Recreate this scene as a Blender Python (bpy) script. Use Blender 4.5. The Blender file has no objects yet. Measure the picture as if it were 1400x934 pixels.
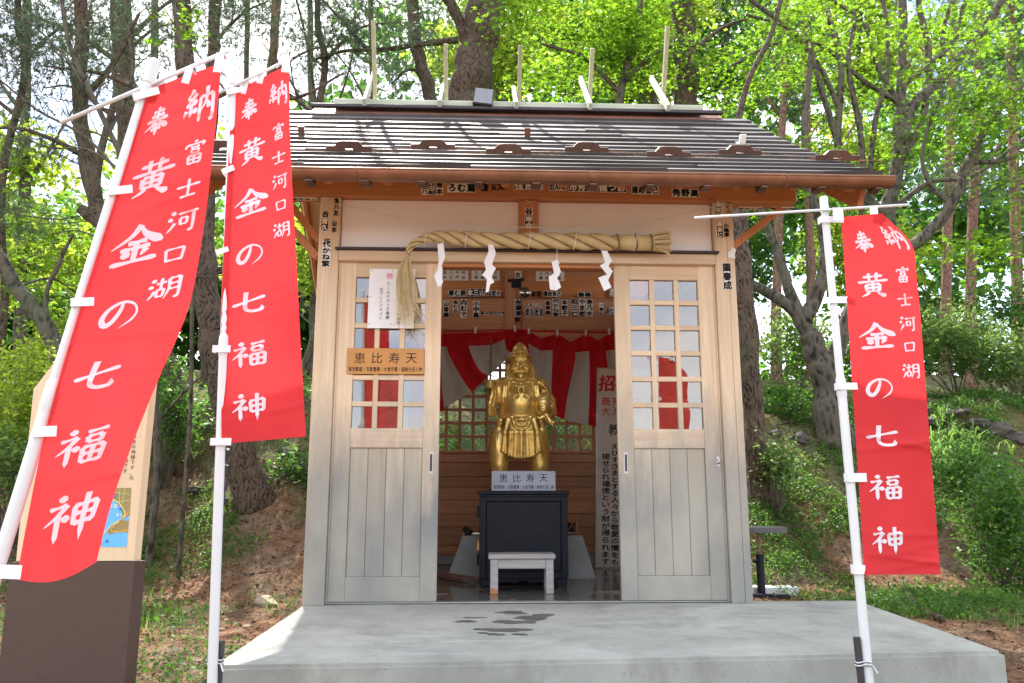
import bpy, math, random, bmesh
import numpy as np
from mathutils import Vector, Matrix
random.seed(7); rng = np.random.default_rng(7)
R = math.radians
sc = bpy.context.scene
COL = sc.collection
# ---------------------------------------------------------------- camera
FPX = 1090.0; PITCH = R(10.7); YAW = R(2.2); CAM = np.array([-.29, -5.3, .705])
FW = np.array([math.sin(YAW)*math.cos(PITCH), math.cos(YAW)*math.cos(PITCH), math.sin(PITCH)])
RT = np.array([math.cos(YAW), -math.sin(YAW), 0.0]); UP = np.cross(RT, FW)
cd = bpy.data.cameras.new('camera'); cam = bpy.data.objects.new('camera', cd); COL.objects.link(cam)
cd.sensor_width = 36; cd.lens = 36*FPX/1400; cd.clip_end = 3000; cd.clip_start = .05
cam.matrix_world = Matrix(((RT[0], UP[0], -FW[0], CAM[0]), (RT[1], UP[1], -FW[1], CAM[1]), (RT[2], UP[2], -FW[2], CAM[2]), (0, 0, 0, 1)))
sc.camera = cam
# ---------------------------------------------------------------- daylight
SUN_EL, SUN_AZ = R(52), R(-16)           # the sun stands behind the shrine, to the left
SUND = Vector((math.sin(SUN_AZ)*math.cos(SUN_EL), math.cos(SUN_AZ)*math.cos(SUN_EL), math.sin(SUN_EL)))
w = bpy.data.worlds.new('World'); sc.world = w; w.use_nodes = True
nt = w.node_tree; nt.nodes.clear()
wo = nt.nodes.new('ShaderNodeOutputWorld'); bg = nt.nodes.new('ShaderNodeBackground')
sky = nt.nodes.new('ShaderNodeTexSky'); sky.sky_type = 'NISHITA'; sky.sun_disc = False
sky.sun_elevation = SUN_EL; sky.sun_rotation = SUN_AZ; sky.air_density = 1.0; sky.dust_density = 1.5; sky.altitude = 800
tc = nt.nodes.new('ShaderNodeTexCoord'); mp = nt.nodes.new('ShaderNodeMapping'); mp.inputs['Scale'].default_value = (1.3, 1.3, 3.2)
ns = nt.nodes.new('ShaderNodeTexNoise'); ns.inputs['Scale'].default_value = 1.6; ns.inputs['Detail'].default_value = 7; ns.inputs['Roughness'].default_value = .55
cr = nt.nodes.new('ShaderNodeValToRGB'); cr.color_ramp.elements[0].position = .38; cr.color_ramp.elements[1].position = .58
mx = nt.nodes.new('ShaderNodeMix'); mx.data_type = 'RGBA'; mx.inputs[7].default_value = (6.6, 6.6, 6.6, 1)
L = nt.links.new
L(tc.outputs['Generated'], mp.inputs[0]); L(mp.outputs[0], ns.inputs[0]); L(ns.outputs[0], cr.inputs[0])
L(cr.outputs[0], mx.inputs[0]); L(sky.outputs[0], mx.inputs[6]); L(mx.outputs[2], bg.inputs[0]); L(bg.outputs[0], wo.inputs[0])
bg.inputs[1].default_value = .15
sl = bpy.data.lights.new('sun', 'SUN'); sl.energy = 4.0; sl.angle = R(.53); sl.color = (1, .95, .86)
so = bpy.data.objects.new('sun', sl); COL.objects.link(so); so.rotation_euler = SUND.to_track_quat('Z', 'Y').to_euler(); so.location = (-6, 6, 14)
sc.view_settings.view_transform = 'Standard'; sc.view_settings.look = 'None'; sc.view_settings.gamma = 1
sc.view_settings.exposure = 1.6
try:
    sc.cycles.max_bounces = 8; sc.cycles.transparent_max_bounces = 24; sc.cycles.transmission_bounces = 6; sc.cycles.diffuse_bounces = 4
    sc.cycles.sample_clamp_indirect = 6; sc.cycles.use_denoising = True
except Exception: pass

# ---------------------------------------------------------------- measuring helpers (photo pixel -> world point)
def ray(u, v): return FW+(u-700)/FPX*RT+(467-v)/FPX*UP
def PY(u, v, y):
    d = ray(u, v); return CAM+d*((y-CAM[1])/d[1])
def PZ(u, v, z):
    d = ray(u, v); return CAM+d*((z-CAM[2])/d[2])

# ---------------------------------------------------------------- objects
def tag(o, label=None, cat=None, group=None, kind=None):
    if label: o['label'] = label
    if cat: o['category'] = cat
    if group: o['group'] = group
    if kind: o['kind'] = kind
    return o
def empty(name, loc=(0, 0, 0), label=None, cat=None, group=None, parent=None):
    o = bpy.data.objects.new(name, None); COL.objects.link(o); o.location = loc; o.empty_display_size = .1
    if parent: o.parent = parent
    return tag(o, label, cat, group)
class MB:
    def __init__(s): s.v = []; s.f = []; s.m = []
    def add(s, vs, fs, mi=0):
        b = len(s.v); s.v.extend([tuple(map(float, p)) for p in vs]); s.f.extend([tuple(i+b for i in f) for f in fs]); s.m.extend([mi]*len(fs)); return s
    def box(s, a, b, c=.003, mi=0, M=None):
        a = list(a); b = list(b)
        for i in range(3):
            if a[i] > b[i]: a[i], b[i] = b[i], a[i]
        c = min(c, .45*min(b[i]-a[i] for i in range(3)))
        vs = []; idx = {}
        for sx in (0, 1):
            for sy in (0, 1):
                for sz in (0, 1):
                    S = (sx, sy, sz)
                    for k in range(3):      # vertex lying on face k
                        p = [(b[i] if S[i] else a[i]) + (0 if i == k else (-c if S[i] else c)) for i in range(3)]
                        idx[(S, k)] = len(vs); vs.append(p)
        fs = []
        for k in range(3):
            i, j = [q for q in range(3) if q != k]
            for sk in (0, 1):
                q = []
                for (si, sj) in ((0, 0), (1, 0), (1, 1), (0, 1)):
                    S = [0]*3; S[k] = sk; S[i] = si; S[j] = sj; q.append(idx[(tuple(S), k)])
                fs.append(q)
        for k in range(3):                  # edges running along k
            i, j = [q for q in range(3) if q != k]
            for si in (0, 1):
                for sj in (0, 1):
                    A = [0]*3; A[i] = si; A[j] = sj; B = list(A); B[k] = 1; A = tuple(A); B = tuple(B)
                    fs.append([idx[(A, i)], idx[(B, i)], idx[(B, j)], idx[(A, j)]])
        for sx in (0, 1):
            for sy in (0, 1):
                for sz in (0, 1): fs.append([idx[((sx, sy, sz), k)] for k in range(3)])
        ctr = [(a[i]+b[i])/2 for i in range(3)]
        out = []
        for f in fs:
            p = [Vector(vs[q]) for q in f]; n = (p[1]-p[0]).cross(p[2]-p[0]); cc = sum(p, Vector())/len(p)-Vector(ctr)
            out.append(f if n.dot(cc) > 0 else f[::-1])
        if M is not None: vs = [M @ Vector(p) for p in vs]
        return s.add(vs, out, mi)
    def bar(s, p, q, wx, wy, c=.003, mi=0, up=(0, 0, 1)):
        p = Vector(p); q = Vector(q); d = (q-p); L_ = d.length; z = d.normalized(); u = Vector(up)
        if abs(z.dot(u)) > .98: u = Vector((0, 1, 0))
        x = u.cross(z).normalized(); y = z.cross(x)
        M = Matrix(((x[0], y[0], z[0], p[0]), (x[1], y[1], z[1], p[1]), (x[2], y[2], z[2], p[2]), (0, 0, 0, 1)))
        return s.box((-wx/2, -wy/2, 0), (wx/2, wy/2, L_), c, mi, M)
    def tube(s, pts, r, n=8, mi=0, cap=True):
        pts = [Vector(p) for p in pts]; N = len(pts); rs = [r]*N if isinstance(r, (int, float)) else list(r)
        b = []; fs = []; x = None
        for i, p in enumerate(pts):
            t = (pts[min(i+1, N-1)]-pts[max(i-1, 0)]).normalized()
            if x is None:
                x = t.orthogonal().normalized()
            x = (x-t*x.dot(t)).normalized(); y = t.cross(x)
            for k in range(n):
                a = 2*math.pi*k/n; b.append(p+(x*math.cos(a)+y*math.sin(a))*rs[i])
        for i in range(N-1):
            for k in range(n):
                k2 = (k+1) % n; fs.append((i*n+k, i*n+k2, (i+1)*n+k2, (i+1)*n+k))
        if cap: fs.append(tuple(range(n))[::-1]); fs.append(tuple((N-1)*n+k for k in range(n)))
        return s.add(b, fs, mi)
    def prism(s, poly, n, mi=0, c=0):      # polygon (world points) pushed along vector n
        n = Vector(n); A = [Vector(p) for p in poly]; k = len(A)
        nn = sum(((A[i]).cross(A[(i+1) % k]) for i in range(k)), Vector())
        if nn.dot(n) > 0: A = A[::-1]
        B = [p+n for p in A]
        return s.add(A+B, [tuple(range(k)), tuple(range(2*k-1, k-1, -1))]+[(i, i+k, (i+1) % k+k, (i+1) % k) for i in range(k)], mi)
    def build(s, name, mats, parent=None, smooth=False, loc=None, **kw):
        me = bpy.data.meshes.new(name); vs = s.v
        if loc is not None: vs = [(p[0]-loc[0], p[1]-loc[1], p[2]-loc[2]) for p in vs]
        me.from_pydata(vs, [], s.f)
        if not isinstance(mats, (list, tuple)): mats = [mats]
        for m in mats: me.materials.append(m)
        if any(s.m): me.polygons.foreach_set('material_index', s.m)
        if smooth: me.polygons.foreach_set('use_smooth', [True]*len(me.polygons))
        me.update()
        o = bpy.data.objects.new(name, me); COL.objects.link(o)
        if loc is not None: o.location = loc
        if parent: o.parent = parent
        tag(o, **kw); return o
def smooth_by_angle(o, deg=40):
    me = o.data; me.polygons.foreach_set('use_smooth', [True]*len(me.polygons))
    try: me.set_sharp_from_angle(angle=R(deg))
    except Exception: pass
    return o
def np_mesh(name, V, Fc, mats, parent=None, smooth=False, mi=None, **kw):   # V (n,3), Fc (m,k)
    me = bpy.data.meshes.new(name); n = len(V); m, k = Fc.shape
    me.vertices.add(n); me.vertices.foreach_set('co', np.ascontiguousarray(V, dtype=np.float32).ravel())
    me.loops.add(m*k); me.loops.foreach_set('vertex_index', np.ascontiguousarray(Fc, dtype=np.int32).ravel())
    me.polygons.add(m); me.polygons.foreach_set('loop_start', np.arange(0, m*k, k, dtype=np.int32))
    try: me.polygons.foreach_set('loop_total', np.full(m, k, dtype=np.int32))
    except Exception: pass
    if not isinstance(mats, (list, tuple)): mats = [mats]
    for q in mats: me.materials.append(q)
    if mi is not None: me.polygons.foreach_set('material_index', np.asarray(mi, dtype=np.int32))
    if smooth: me.polygons.foreach_set('use_smooth', np.ones(m, dtype=bool))
    me.update(calc_edges=True); me.validate()
    o = bpy.data.objects.new(name, me); COL.objects.link(o)
    if parent: o.parent = parent
    tag(o, **kw); return o

# ---------------------------------------------------------------- materials
def newmat(name):
    m = bpy.data.materials.new(name); m.use_nodes = True; t = m.node_tree; return m, t, t.nodes['Principled BSDF'], t.nodes['Material Output']
def noise(t, scale, detail=4, rough=.55, vec=None, sc3=None):
    n = t.nodes.new('ShaderNodeTexNoise'); n.inputs['Scale'].default_value = scale; n.inputs['Detail'].default_value = detail; n.inputs['Roughness'].default_value = rough
    if vec is None: vec = t.nodes.new('ShaderNodeTexCoord').outputs['Object']
    if sc3:
        q = t.nodes.new('ShaderNodeMapping'); q.inputs['Scale'].default_value = sc3; t.links.new(vec, q.inputs[0]); vec = q.outputs[0]
    t.links.new(vec, n.inputs['Vector']); return n.outputs['Fac']
def ramp(t, fac, stops):
    c = t.nodes.new('ShaderNodeValToRGB'); e = c.color_ramp.elements
    while len(e) < len(stops): e.new(.5)
    for i, (p, col) in enumerate(stops):
        e[i].position = p; e[i].color = (*col, 1) if len(col) == 3 else col
    t.links.new(fac, c.inputs[0]); return c.outputs[0]
def mix(t, fac, a, b, mode='MIX'):
    x = t.nodes.new('ShaderNodeMix'); x.data_type = 'RGBA'; x.blend_type = mode
    for s_, v in ((0, fac), (6, a), (7, b)):
        if hasattr(v, 'links') or hasattr(v, 'is_linked'): t.links.new(v, x.inputs[s_])
        elif isinstance(v, (int, float)): x.inputs[s_].default_value = v
        else: x.inputs[s_].default_value = (*v, 1)
    return x.outputs[2]
def math_(t, op, a, b=None, c=None, clamp=False):
    x = t.nodes.new('ShaderNodeMath'); x.operation = op; x.use_clamp = clamp
    for i, v in enumerate((a, b, c)):
        if v is None: continue
        if isinstance(v, (int, float)): x.inputs[i].default_value = v
        else: t.links.new(v, x.inputs[i])
    return x.outputs[0]
def bump(t, p, h, strength=.3, dist=.01):
    b = t.nodes.new('ShaderNodeBump'); b.inputs['Strength'].default_value = strength; b.inputs['Distance'].default_value = dist
    t.links.new(h, b.inputs['Height']); t.links.new(b.outputs[0], p.inputs['Normal'])
def plain(name, col, rough=.6, metal=0, var=.12, scale=8, bmp=.15, bd=.004, spec=None):
    m, t, p, o = newmat(name)
    n = noise(t, scale, 5)
    c = ramp(t, n, [(.3, tuple(x*(1-var) for x in col)), (.7, tuple(min(1, x*(1+var)) for x in col))])
    t.links.new(c, p.inputs['Base Color']); p.inputs['Roughness'].default_value = rough; p.inputs['Metallic'].default_value = metal
    if spec is not None: p.inputs['Specular IOR Level'].default_value = spec
    if bmp: bump(t, p, noise(t, scale*9, 3), bmp, bd)
    return m
def wood(name, c1, c2, axis='Z', rough=.6, weather=0, tint=.12):
    m, t, p, o = newmat(name)
    s = {'X': (1.1, 26, 26), 'Y': (26, 1.1, 26), 'Z': (26, 26, 1.1)}[axis]
    tcn = t.nodes.new('ShaderNodeTexCoord').outputs['Object']
    oi = t.nodes.new('ShaderNodeObjectInfo').outputs['Random']
    va = t.nodes.new('ShaderNodeVectorMath'); va.operation = 'ADD'
    cx = t.nodes.new('ShaderNodeCombineXYZ')
    o10 = math_(t, 'MULTIPLY', oi, 37.0)
    for i in range(3): t.links.new(o10, cx.inputs[i])
    t.links.new(tcn, va.inputs[0]); t.links.new(cx.outputs[0], va.inputs[1]); vec = va.outputs[0]
    g = noise(t, 1.6, 6, .6, vec, s)
    col = ramp(t, g, [(.32, c1), (.66, c2)])
    s2 = tuple(x*5 for x in s)
    fine = noise(t, 1.5, 3, .6, vec, s2)
    col = mix(t, math_(t, 'MULTIPLY', fine, .35), col, tuple(x*.72 for x in c1))
    # knots
    vk = t.nodes.new('ShaderNodeTexVoronoi'); mpk = t.nodes.new('ShaderNodeMapping'); mpk.inputs['Scale'].default_value = tuple(2.2 if x < 2 else 5.5 for x in s)
    vk.inputs['Scale'].default_value = .9
    t.links.new(vec, mpk.inputs[0]); t.links.new(mpk.outputs[0], vk.inputs['Vector'])
    kf = ramp(t, vk.outputs['Distance'], [(.035, (1, 1, 1)), (.09, (0, 0, 0))])
    col = mix(t, math_(t, 'MULTIPLY', kf, .5), col, tuple(x*.35 for x in c1))
    hsv = t.nodes.new('ShaderNodeHueSaturation'); t.links.new(col, hsv.inputs['Color'])
    t.links.new(math_(t, 'MULTIPLY_ADD', oi, 2*tint, 1-tint), hsv.inputs['Value']); col = hsv.outputs[0]
    if weather:
        sx = t.nodes.new('ShaderNodeSeparateXYZ'); t.links.new(tcn, sx.inputs[0])
        nz = noise(t, 1.0, 5, .65, vec, (7, 7, 1.6)); nb = noise(t, 1.0, 4, .6, tcn, (1.6, 1.6, .9))
        h = math_(t, 'ADD', sx.outputs[2], math_(t, 'MULTIPLY_ADD', nz, -1.1, .55)); h = math_(t, 'ADD', h, math_(t, 'MULTIPLY_ADD', nb, -1.0, .5))
        mr = t.nodes.new('ShaderNodeMapRange'); mr.inputs[1].default_value = weather; mr.inputs[2].default_value = weather-.75; mr.inputs[3].default_value = 0; mr.inputs[4].default_value = 1
        t.links.new(h, mr.inputs[0])
        grey = ramp(t, nb, [(.33, (.20, .215, .225)), (.5, (.30, .295, .265)), (.68, (.42, .395, .325))])
        grey = mix(t, math_(t, 'MULTIPLY', fine, .3), grey, (.17, .17, .17))
        col = mix(t, mr.outputs[0], col, grey)
    t.links.new(col, p.inputs['Base Color']); p.inputs['Roughness'].default_value = rough; p.inputs['Specular IOR Level'].default_value = .3
    bump(t, p, fine, .25, .002); return m

M_LW = wood('pale_cypress_upright', (.64, .47, .30), (.79, .635, .45), 'Z', .55, weather=1.45)
M_LWX = wood('pale_cypress_level', (.65, .465, .29), (.80, .63, .44), 'X', .55, weather=1.45)
M_LBOARD = wood('pale_panel_board', (.48, .40, .28), (.62, .54, .40), 'Z', .6, weather=1.32, tint=.17)
M_BEAM = wood('stained_beam', (.46, .18, .07), (.60, .26, .10), 'X', .5)
M_BEAMZ = wood('stained_upright', (.46, .19, .08), (.60, .27, .11), 'Z', .5)
M_BEAMY = wood('stained_rafter', (.42, .17, .07), (.56, .25, .10), 'Y', .5)
M_INX = wood('interior_board', (.46, .22, .11), (.62, .32, .17), 'X', .5, tint=.2)
M_INZ = wood('interior_upright', (.46, .21, .11), (.62, .32, .17), 'Z', .5)
M_PALE = wood('weathered_board', (.38, .41, .32), (.55, .57, .46), 'X', .7)
M_CHIGI = wood('weathered_finial', (.33, .32, .19), (.50, .48, .32), 'Z', .7)
M_SIGNW = wood('sign_board_wood', (.70, .54, .34), (.80, .65, .44), 'Z', .5, tint=.03)
M_STOOL = wood('whitewashed_wood', (.34, .33, .32), (.50, .48, .46), 'X', .6, tint=.1)
M_GREYSTICK = wood('old_wood', (.18, .12, .08), (.30, .2, .14), 'X', .7)
def concrete(name, base=(.42, .42, .39), dark=.62, pits=True, wet=False):
    m, t, p, o = newmat(name)
    a = noise(t, 1.3, 8, .65); b = noise(t, 11, 6, .6); c = noise(t, 120, 2)
    col = ramp(t, a, [(.3, tuple(x*dark for x in base)), (.7, tuple(x*1.12 for x in base))])
    col = mix(t, math_(t, 'MULTIPLY', ramp(t, b, [(.42, (0, 0, 0)), (.7, (1, 1, 1))]), .35), col, tuple(x*.72 for x in base))
    lite = ramp(t, noise(t, 2.4, 9, .7, sc3=(.35, 2.2, 1)), [(.55, (0, 0, 0)), (.68, (1, 1, 1))])
    col = mix(t, math_(t, 'MULTIPLY', lite, .35), col, (.50, .54, .51))
    stn = ramp(t, noise(t, 3.1, 7, .7, sc3=(1, 1, .5)), [(.5, (0, 0, 0)), (.7, (1, 1, 1))]); col = mix(t, math_(t, 'MULTIPLY', stn, .6), col, (.17, .165, .14))
    h = c
    if pits:
        v = t.nodes.new('ShaderNodeTexVoronoi'); v.inputs['Scale'].default_value = 34; t.links.new(t.nodes.new('ShaderNodeTexCoord').outputs['Object'], v.inputs['Vector'])
        pit = ramp(t, v.outputs['Distance'], [(.07, (1, 1, 1)), (.13, (0, 0, 0))])
        sel = ramp(t, noise(t, 5, 3), [(.48, (0, 0, 0)), (.55, (1, 1, 1))])
        pit = mix(t, 1.0, pit, sel, 'MULTIPLY'); col = mix(t, math_(t, 'MULTIPLY', pit, .75), col, (.10, .10, .09))
    rg = .85
    if wet:
        wn = noise(t, 1.7, 5, .55, sc3=(1, 1.6, 1)); wm = ramp(t, wn, [(.36, (0, 0, 0)), (.42, (1, 1, 1))])
        col = mix(t, math_(t, 'MULTIPLY', wm, .8), col, (.085, .085, .075)); t.links.new(math_(t, 'MULTIPLY_ADD', wm, -.8, .85), p.inputs['Roughness'])
    else: p.inputs['Roughness'].default_value = rg
    t.links.new(col, p.inputs['Base Color']); bump(t, p, math_(t, 'ADD', c, math_(t, 'MULTIPLY', b, 2)), .25 if not wet else .04, .004); return m
M_CONC = concrete('slab_concrete', (.37, .38, .345)); M_CONC2 = concrete('pedestal_concrete', (.47, .48, .46), pits=False)
M_WET = concrete('wet_floor_concrete', (.40, .40, .37), pits=False, wet=True)
M_PLASTER = plain('white_plaster', (.92, .93, .94), .8, var=.03, scale=3)
M_DARK = plain('dark_metal', (.055, .045, .05), .5, .3)
M_BLACK = plain('black_paint', (.011, .014, .022), .55, 0, var=.25, scale=14, bmp=.1, spec=.25)
M_WHITE = plain('white_plastic', (.66, .69, .70), .35, var=.03, bmp=0)
M_PAPER = plain('white_paper', (.84, .85, .86), .8, var=.03, bmp=0)
M_TAB = plain('white_tape', (.78, .79, .84), .7, var=.03, bmp=0)
M_STK = plain('sticker_paper', (.80, .77, .70), .8, var=.1, bmp=0)
M_INK = plain('black_ink', (.012, .011, .011), .6, var=.1, bmp=0, spec=.2)
M_RINK = plain('red_ink', (.62, .03, .03), .6, var=.1, bmp=0)
M_PINK = plain('pink_ink', (.85, .25, .38), .6, var=.1, bmp=0)
M_ORANGE = plain('amber_plate', (.52, .24, .055), .35, var=.08, scale=3, bmp=0)
M_PLATE = plain('grey_blue_plate', (.38, .42, .50), .45, var=.1, bmp=0)
M_COPPER = plain('weathered_copper', (.26, .125, .070), .42, .55, var=.28, scale=5, bmp=.1)
M_COPPER2 = plain('red_copper_trim', (.24, .10, .065), .45, .35, var=.2, scale=3)
M_GUARD = plain('brown_snow_guard', (.15, .085, .065), .5, .4, var=.2)
M_CHROME = plain('lamp_reflector', (.7, .7, .7), .2, 1, bmp=0)
M_STEEL = plain('steel', (.45, .45, .46), .35, .9, bmp=0)
M_BROWNM = plain('brown_painted_steel', (.072, .040, .030), .55, 0, var=.08, scale=30, bmp=.2, bd=.001)
M_STONE = plain('tan_stone', (.36, .30, .22), .85, var=.3, scale=7, bmp=.6, bd=.01)
M_LAVA = plain('dark_lava_rock', (.075, .062, .055), .9, var=.5, scale=6, bmp=.8, bd=.02)
M_DROCK = plain('black_stone', (.03, .03, .03), .6, var=.3, scale=12, bmp=.6, bd=.005)
M_CORD = plain('white_cord', (.68, .66, .62), .8, bmp=0)
M_PUD = plain('wet_patch', (.115, .115, .10), .28, var=.2, bmp=0)
def gold():
    m, t, p, o = newmat('old_gold_paint')
    a = noise(t, 9, 6, .65); c = ramp(t, a, [(.32, (.34, .21, .045)), (.45, (.80, .56, .15)), (.7, (.95, .74, .28))])
    t.links.new(c, p.inputs['Base Color']); p.inputs['Metallic'].default_value = .72
    t.links.new(math_(t, 'MULTIPLY_ADD', noise(t, 14, 5), .35, .2), p.inputs['Roughness']); bump(t, p, noise(t, 40, 4), .12, .004); return m
M_GOLD = gold()
def roofmat():
    m, t, p, o = newmat('roof_slate')
    oi = t.nodes.new('ShaderNodeObjectInfo').outputs['Random']
    a = noise(t, 3.5, 7, .65, sc3=(.5, 2, 2))
    c = ramp(t, a, [(.3, (.06, .055, .058)), (.6, (.12, .11, .11)), (.8, (.20, .19, .18))])
    h = t.nodes.new('ShaderNodeHueSaturation'); t.links.new(c, h.inputs['Color']); t.links.new(math_(t, 'MULTIPLY_ADD', oi, .7, .65), h.inputs['Value'])
    t.links.new(h.outputs[0], p.inputs['Base Color']); p.inputs['Metallic'].default_value = .25
    t.links.new(math_(t, 'MULTIPLY_ADD', noise(t, 8, 5), .45, .30), p.inputs['Roughness']); bump(t, p, noise(t, 20, 4), .12, .003); return m
M_ROOF = roofmat()
def glass(name='window_glass', ior=2.9):
    m, t, p, o = newmat(name); t.nodes.remove(p)
    tr = t.nodes.new('ShaderNodeBsdfTransparent'); tr.inputs[0].default_value = (.78, .80, .80, 1)
    gl = t.nodes.new('ShaderNodeBsdfGlossy'); gl.inputs['Roughness'].default_value = .02
    fr = t.nodes.new('ShaderNodeFresnel'); fr.inputs[0].default_value = ior
    bp = t.nodes.new('ShaderNodeBump'); bp.inputs['Strength'].default_value = .03; bp.inputs['Distance'].default_value = .01; t.links.new(noise(t, 3, 2), bp.inputs['Height']); t.links.new(bp.outputs[0], gl.inputs['Normal'])
    ms = t.nodes.new('ShaderNodeMixShader'); t.links.new(fr.outputs[0], ms.inputs[0]); t.links.new(tr.outputs[0], ms.inputs[1]); t.links.new(gl.outputs[0], ms.inputs[2])
    t.links.new(ms.outputs[0], o.inputs[0]); return m
M_GLASS = glass(); M_GLASS2 = glass('rear_glass', 1.25)
def thin(name, col, trans, var=.15, rough=.6, fac=.5, island=True, scale=6, spec=.3):
    """cloth or leaf: diffuse/gloss front plus light passing through"""
    m, t, p, o = newmat(name)
    src = t.nodes.new('ShaderNodeNewGeometry').outputs['Random Per Island'] if island else noise(t, scale, 4)
    oi = t.nodes.new('ShaderNodeObjectInfo').outputs['Random']
    c = ramp(t, src, [(0 if island else .3, tuple(x*(1-var) for x in col)), (1 if island else .7, tuple(min(1, x*(1+var)) for x in col))])
    p.inputs['Roughness'].default_value = rough; p.inputs['Specular IOR Level'].default_value = spec
    c2 = ramp(t, src, [(0 if island else .3, tuple(x*(1-var) for x in trans)), (1 if island else .7, tuple(min(1, x*(1+var)) for x in trans))])
    t.links.new(c, p.inputs['Base Color'])
    tl = t.nodes.new('ShaderNodeBsdfTranslucent'); t.links.new(c2, tl.inputs[0])
    ms = t.nodes.new('ShaderNodeMixShader'); ms.inputs[0].default_value = fac
    t.links.new(p.outputs[0], ms.inputs[1]); t.links.new(tl.outputs[0], ms.inputs[2]); t.links.new(ms.outputs[0], o.inputs[0]); return m
M_FLAG = thin('red_banner_cloth', (.72, .05, .058), (.84, .04, .045), .13, .75, .42, island=False, scale=1.8)
M_FLAGT = thin('white_banner_print', (.82, .85, .92), (.80, .83, .95), .02, .75, .3, island=False)
M_MAKR = thin('red_curtain', (.68, .02, .03), (.75, .02, .03), .1, .8, .45, island=False)
M_MAKW = thin('white_curtain', (.66, .63, .61), (.6, .58, .56), .05, .8, .4, island=False)
M_MAPLE = thin('maple_leaf', (.075, .17, .022), (.24, .44, .025), .5, .45, .55)
M_MAPLE2 = thin('dense_leaf', (.05, .12, .025), (.14, .32, .04), .5, .5, .5)
M_BRIGHT = thin('young_yellow_leaf', (.15, .24, .03), (.46, .60, .06), .4, .5, .55)
M_NEEDLE = thin('pine_needle', (.062, .10, .058), (.10, .17, .07), .5, .5, .3)
M_SHRUB = thin('shrub_leaf', (.10, .18, .05), (.24, .36, .08), .45, .5, .45)
M_UNDER = thin('ground_plant_leaf', (.055, .135, .025), (.15, .32, .04), .5, .5, .4)
M_GRASS = thin('grass_blade', (.12, .24, .05), (.25, .42, .08), .5, .5, .4)
M_LITTER = thin('dry_pine_needle', (.27, .15, .085), (.2, .1, .06), .7, .8, .1)
M_DEAD = thin('dead_leaf', (.20, .12, .07), (.15, .09, .05), .75, .8, .1)
def bark(name, c1, c2, s=(15, 15, 1.9)):
    m, t, p, o = newmat(name)
    v = t.nodes.new('ShaderNodeTexVoronoi'); v.inputs['Scale'].default_value = 2.4; mpn = t.nodes.new('ShaderNodeMapping'); mpn.inputs['Scale'].default_value = s
    tcn = t.nodes.new('ShaderNodeTexCoord').outputs['Object']; nn = t.nodes.new('ShaderNodeTexNoise'); nn.inputs['Scale'].default_value = 3; t.links.new(tcn, nn.inputs['Vector'])
    ad = t.nodes.new('ShaderNodeVectorMath'); ad.operation = 'MULTIPLY_ADD'; ad.inputs[1].default_value = (.3, .3, .3); t.links.new(nn.outputs[1], ad.inputs[0]); t.links.new(tcn, ad.inputs[2])
    t.links.new(ad.outputs[0], mpn.inputs[0]); t.links.new(mpn.outputs[0], v.inputs['Vector'])
    n = noise(t, 14, 6, .7)
    h = math_(t, 'ADD', v.outputs['Distance'], math_(t, 'MULTIPLY', n, .6))
    c = ramp(t, h, [(.28, tuple(x*.6 for x in c1)), (.5, c1), (.85, c2)]); c = mix(t, math_(t, 'MULTIPLY', ramp(t, noise(t, 1.3, 5), [(.5, (0, 0, 0)), (.7, (1, 1, 1))]), .4), c, (.10, .13, .07))
    t.links.new(c, p.inputs['Base Color']); p.inputs['Roughness'].default_value = .9; p.inputs['Specular IOR Level'].default_value = .2
    bump(t, p, h, .9, .03); return m
M_PBARK = bark('pine_bark', (.035, .025, .019), (.125, .092, .068)); M_RBARK = bark('red_pine_bark', (.09, .05, .035), (.26, .155, .11))
M_MBARK = bark('maple_bark', (.035, .033, .026), (.115, .10, .078), (6, 6, 2)); M_TWIG = plain('twig_bark', (.10, .085, .065), .9, bmp=0)
def straw(name='rice_straw', ax=(3, 40, 40)):
    m, t, p, o = newmat(name); a = noise(t, 5, 5, .6); g = noise(t, 1.5, 3, .6, sc3=(150, 150, 150))
    c = ramp(t, a, [(.3, (.52, .38, .17)), (.7, (.74, .60, .33))]); c = mix(t, math_(t, 'MULTIPLY', g, .5), c, (.40, .27, .10))
    t.links.new(c, p.inputs['Base Color']); p.inputs['Roughness'].default_value = .6; bump(t, p, g, .6, .004); return m
M_STRAW = straw()
# ================================================================= terrain
def sstep(a, b, x):
    t = np.clip((x-a)/(b-a), 0, 1); return t*t*(3-2*t)
def ground_z(x, y):
    x = np.asarray(x, float); y = np.asarray(y, float)
    n = .03*np.sin(6.3*x+2*np.sin(3*y))*np.sin(7.1*y+1.5*np.sin(2.7*x))+.06*np.sin(1.3*x+.7*y+1)+.04*np.sin(2.9*x-2.1*y)+.025*np.sin(5.1*x+4.3*y+2)+.015*np.sin(9.7*x-8.3*y)
    far = .35*np.sin(.33*x+1.2)*np.sin(.27*y+.4)
    prof = np.interp(y, [-400, 2.9, 3.4, 4.4, 5.0, 5.7, 7, 12, 22, 45, 80, 600], [-.24, -.24, -.02, .66, 1.15, 1.78, 2.15, 2.9, 4.2, 7, 9, 9])
    rough = sstep(2.0, 5.5, y)
    near = .22+.3*sstep(1.0, 3.0, np.abs(x))
    side = -.5*sstep(8, 16, -x)*sstep(3, 8, y)
    return prof+n*(near*.35+rough*1.1)+far*sstep(7, 14, y)+side
def GZ(x, y): return float(ground_z(x, y))
def PG(u, v, off=0):                       # photo pixel -> point on the ground
    d = ray(u, v); t = 1.5
    while t < 60:
        p = CAM+d*t
        if p[2] <= GZ(p[0], p[1])+off: return p
        t += .01+.001*t
    return CAM+d*60
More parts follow.
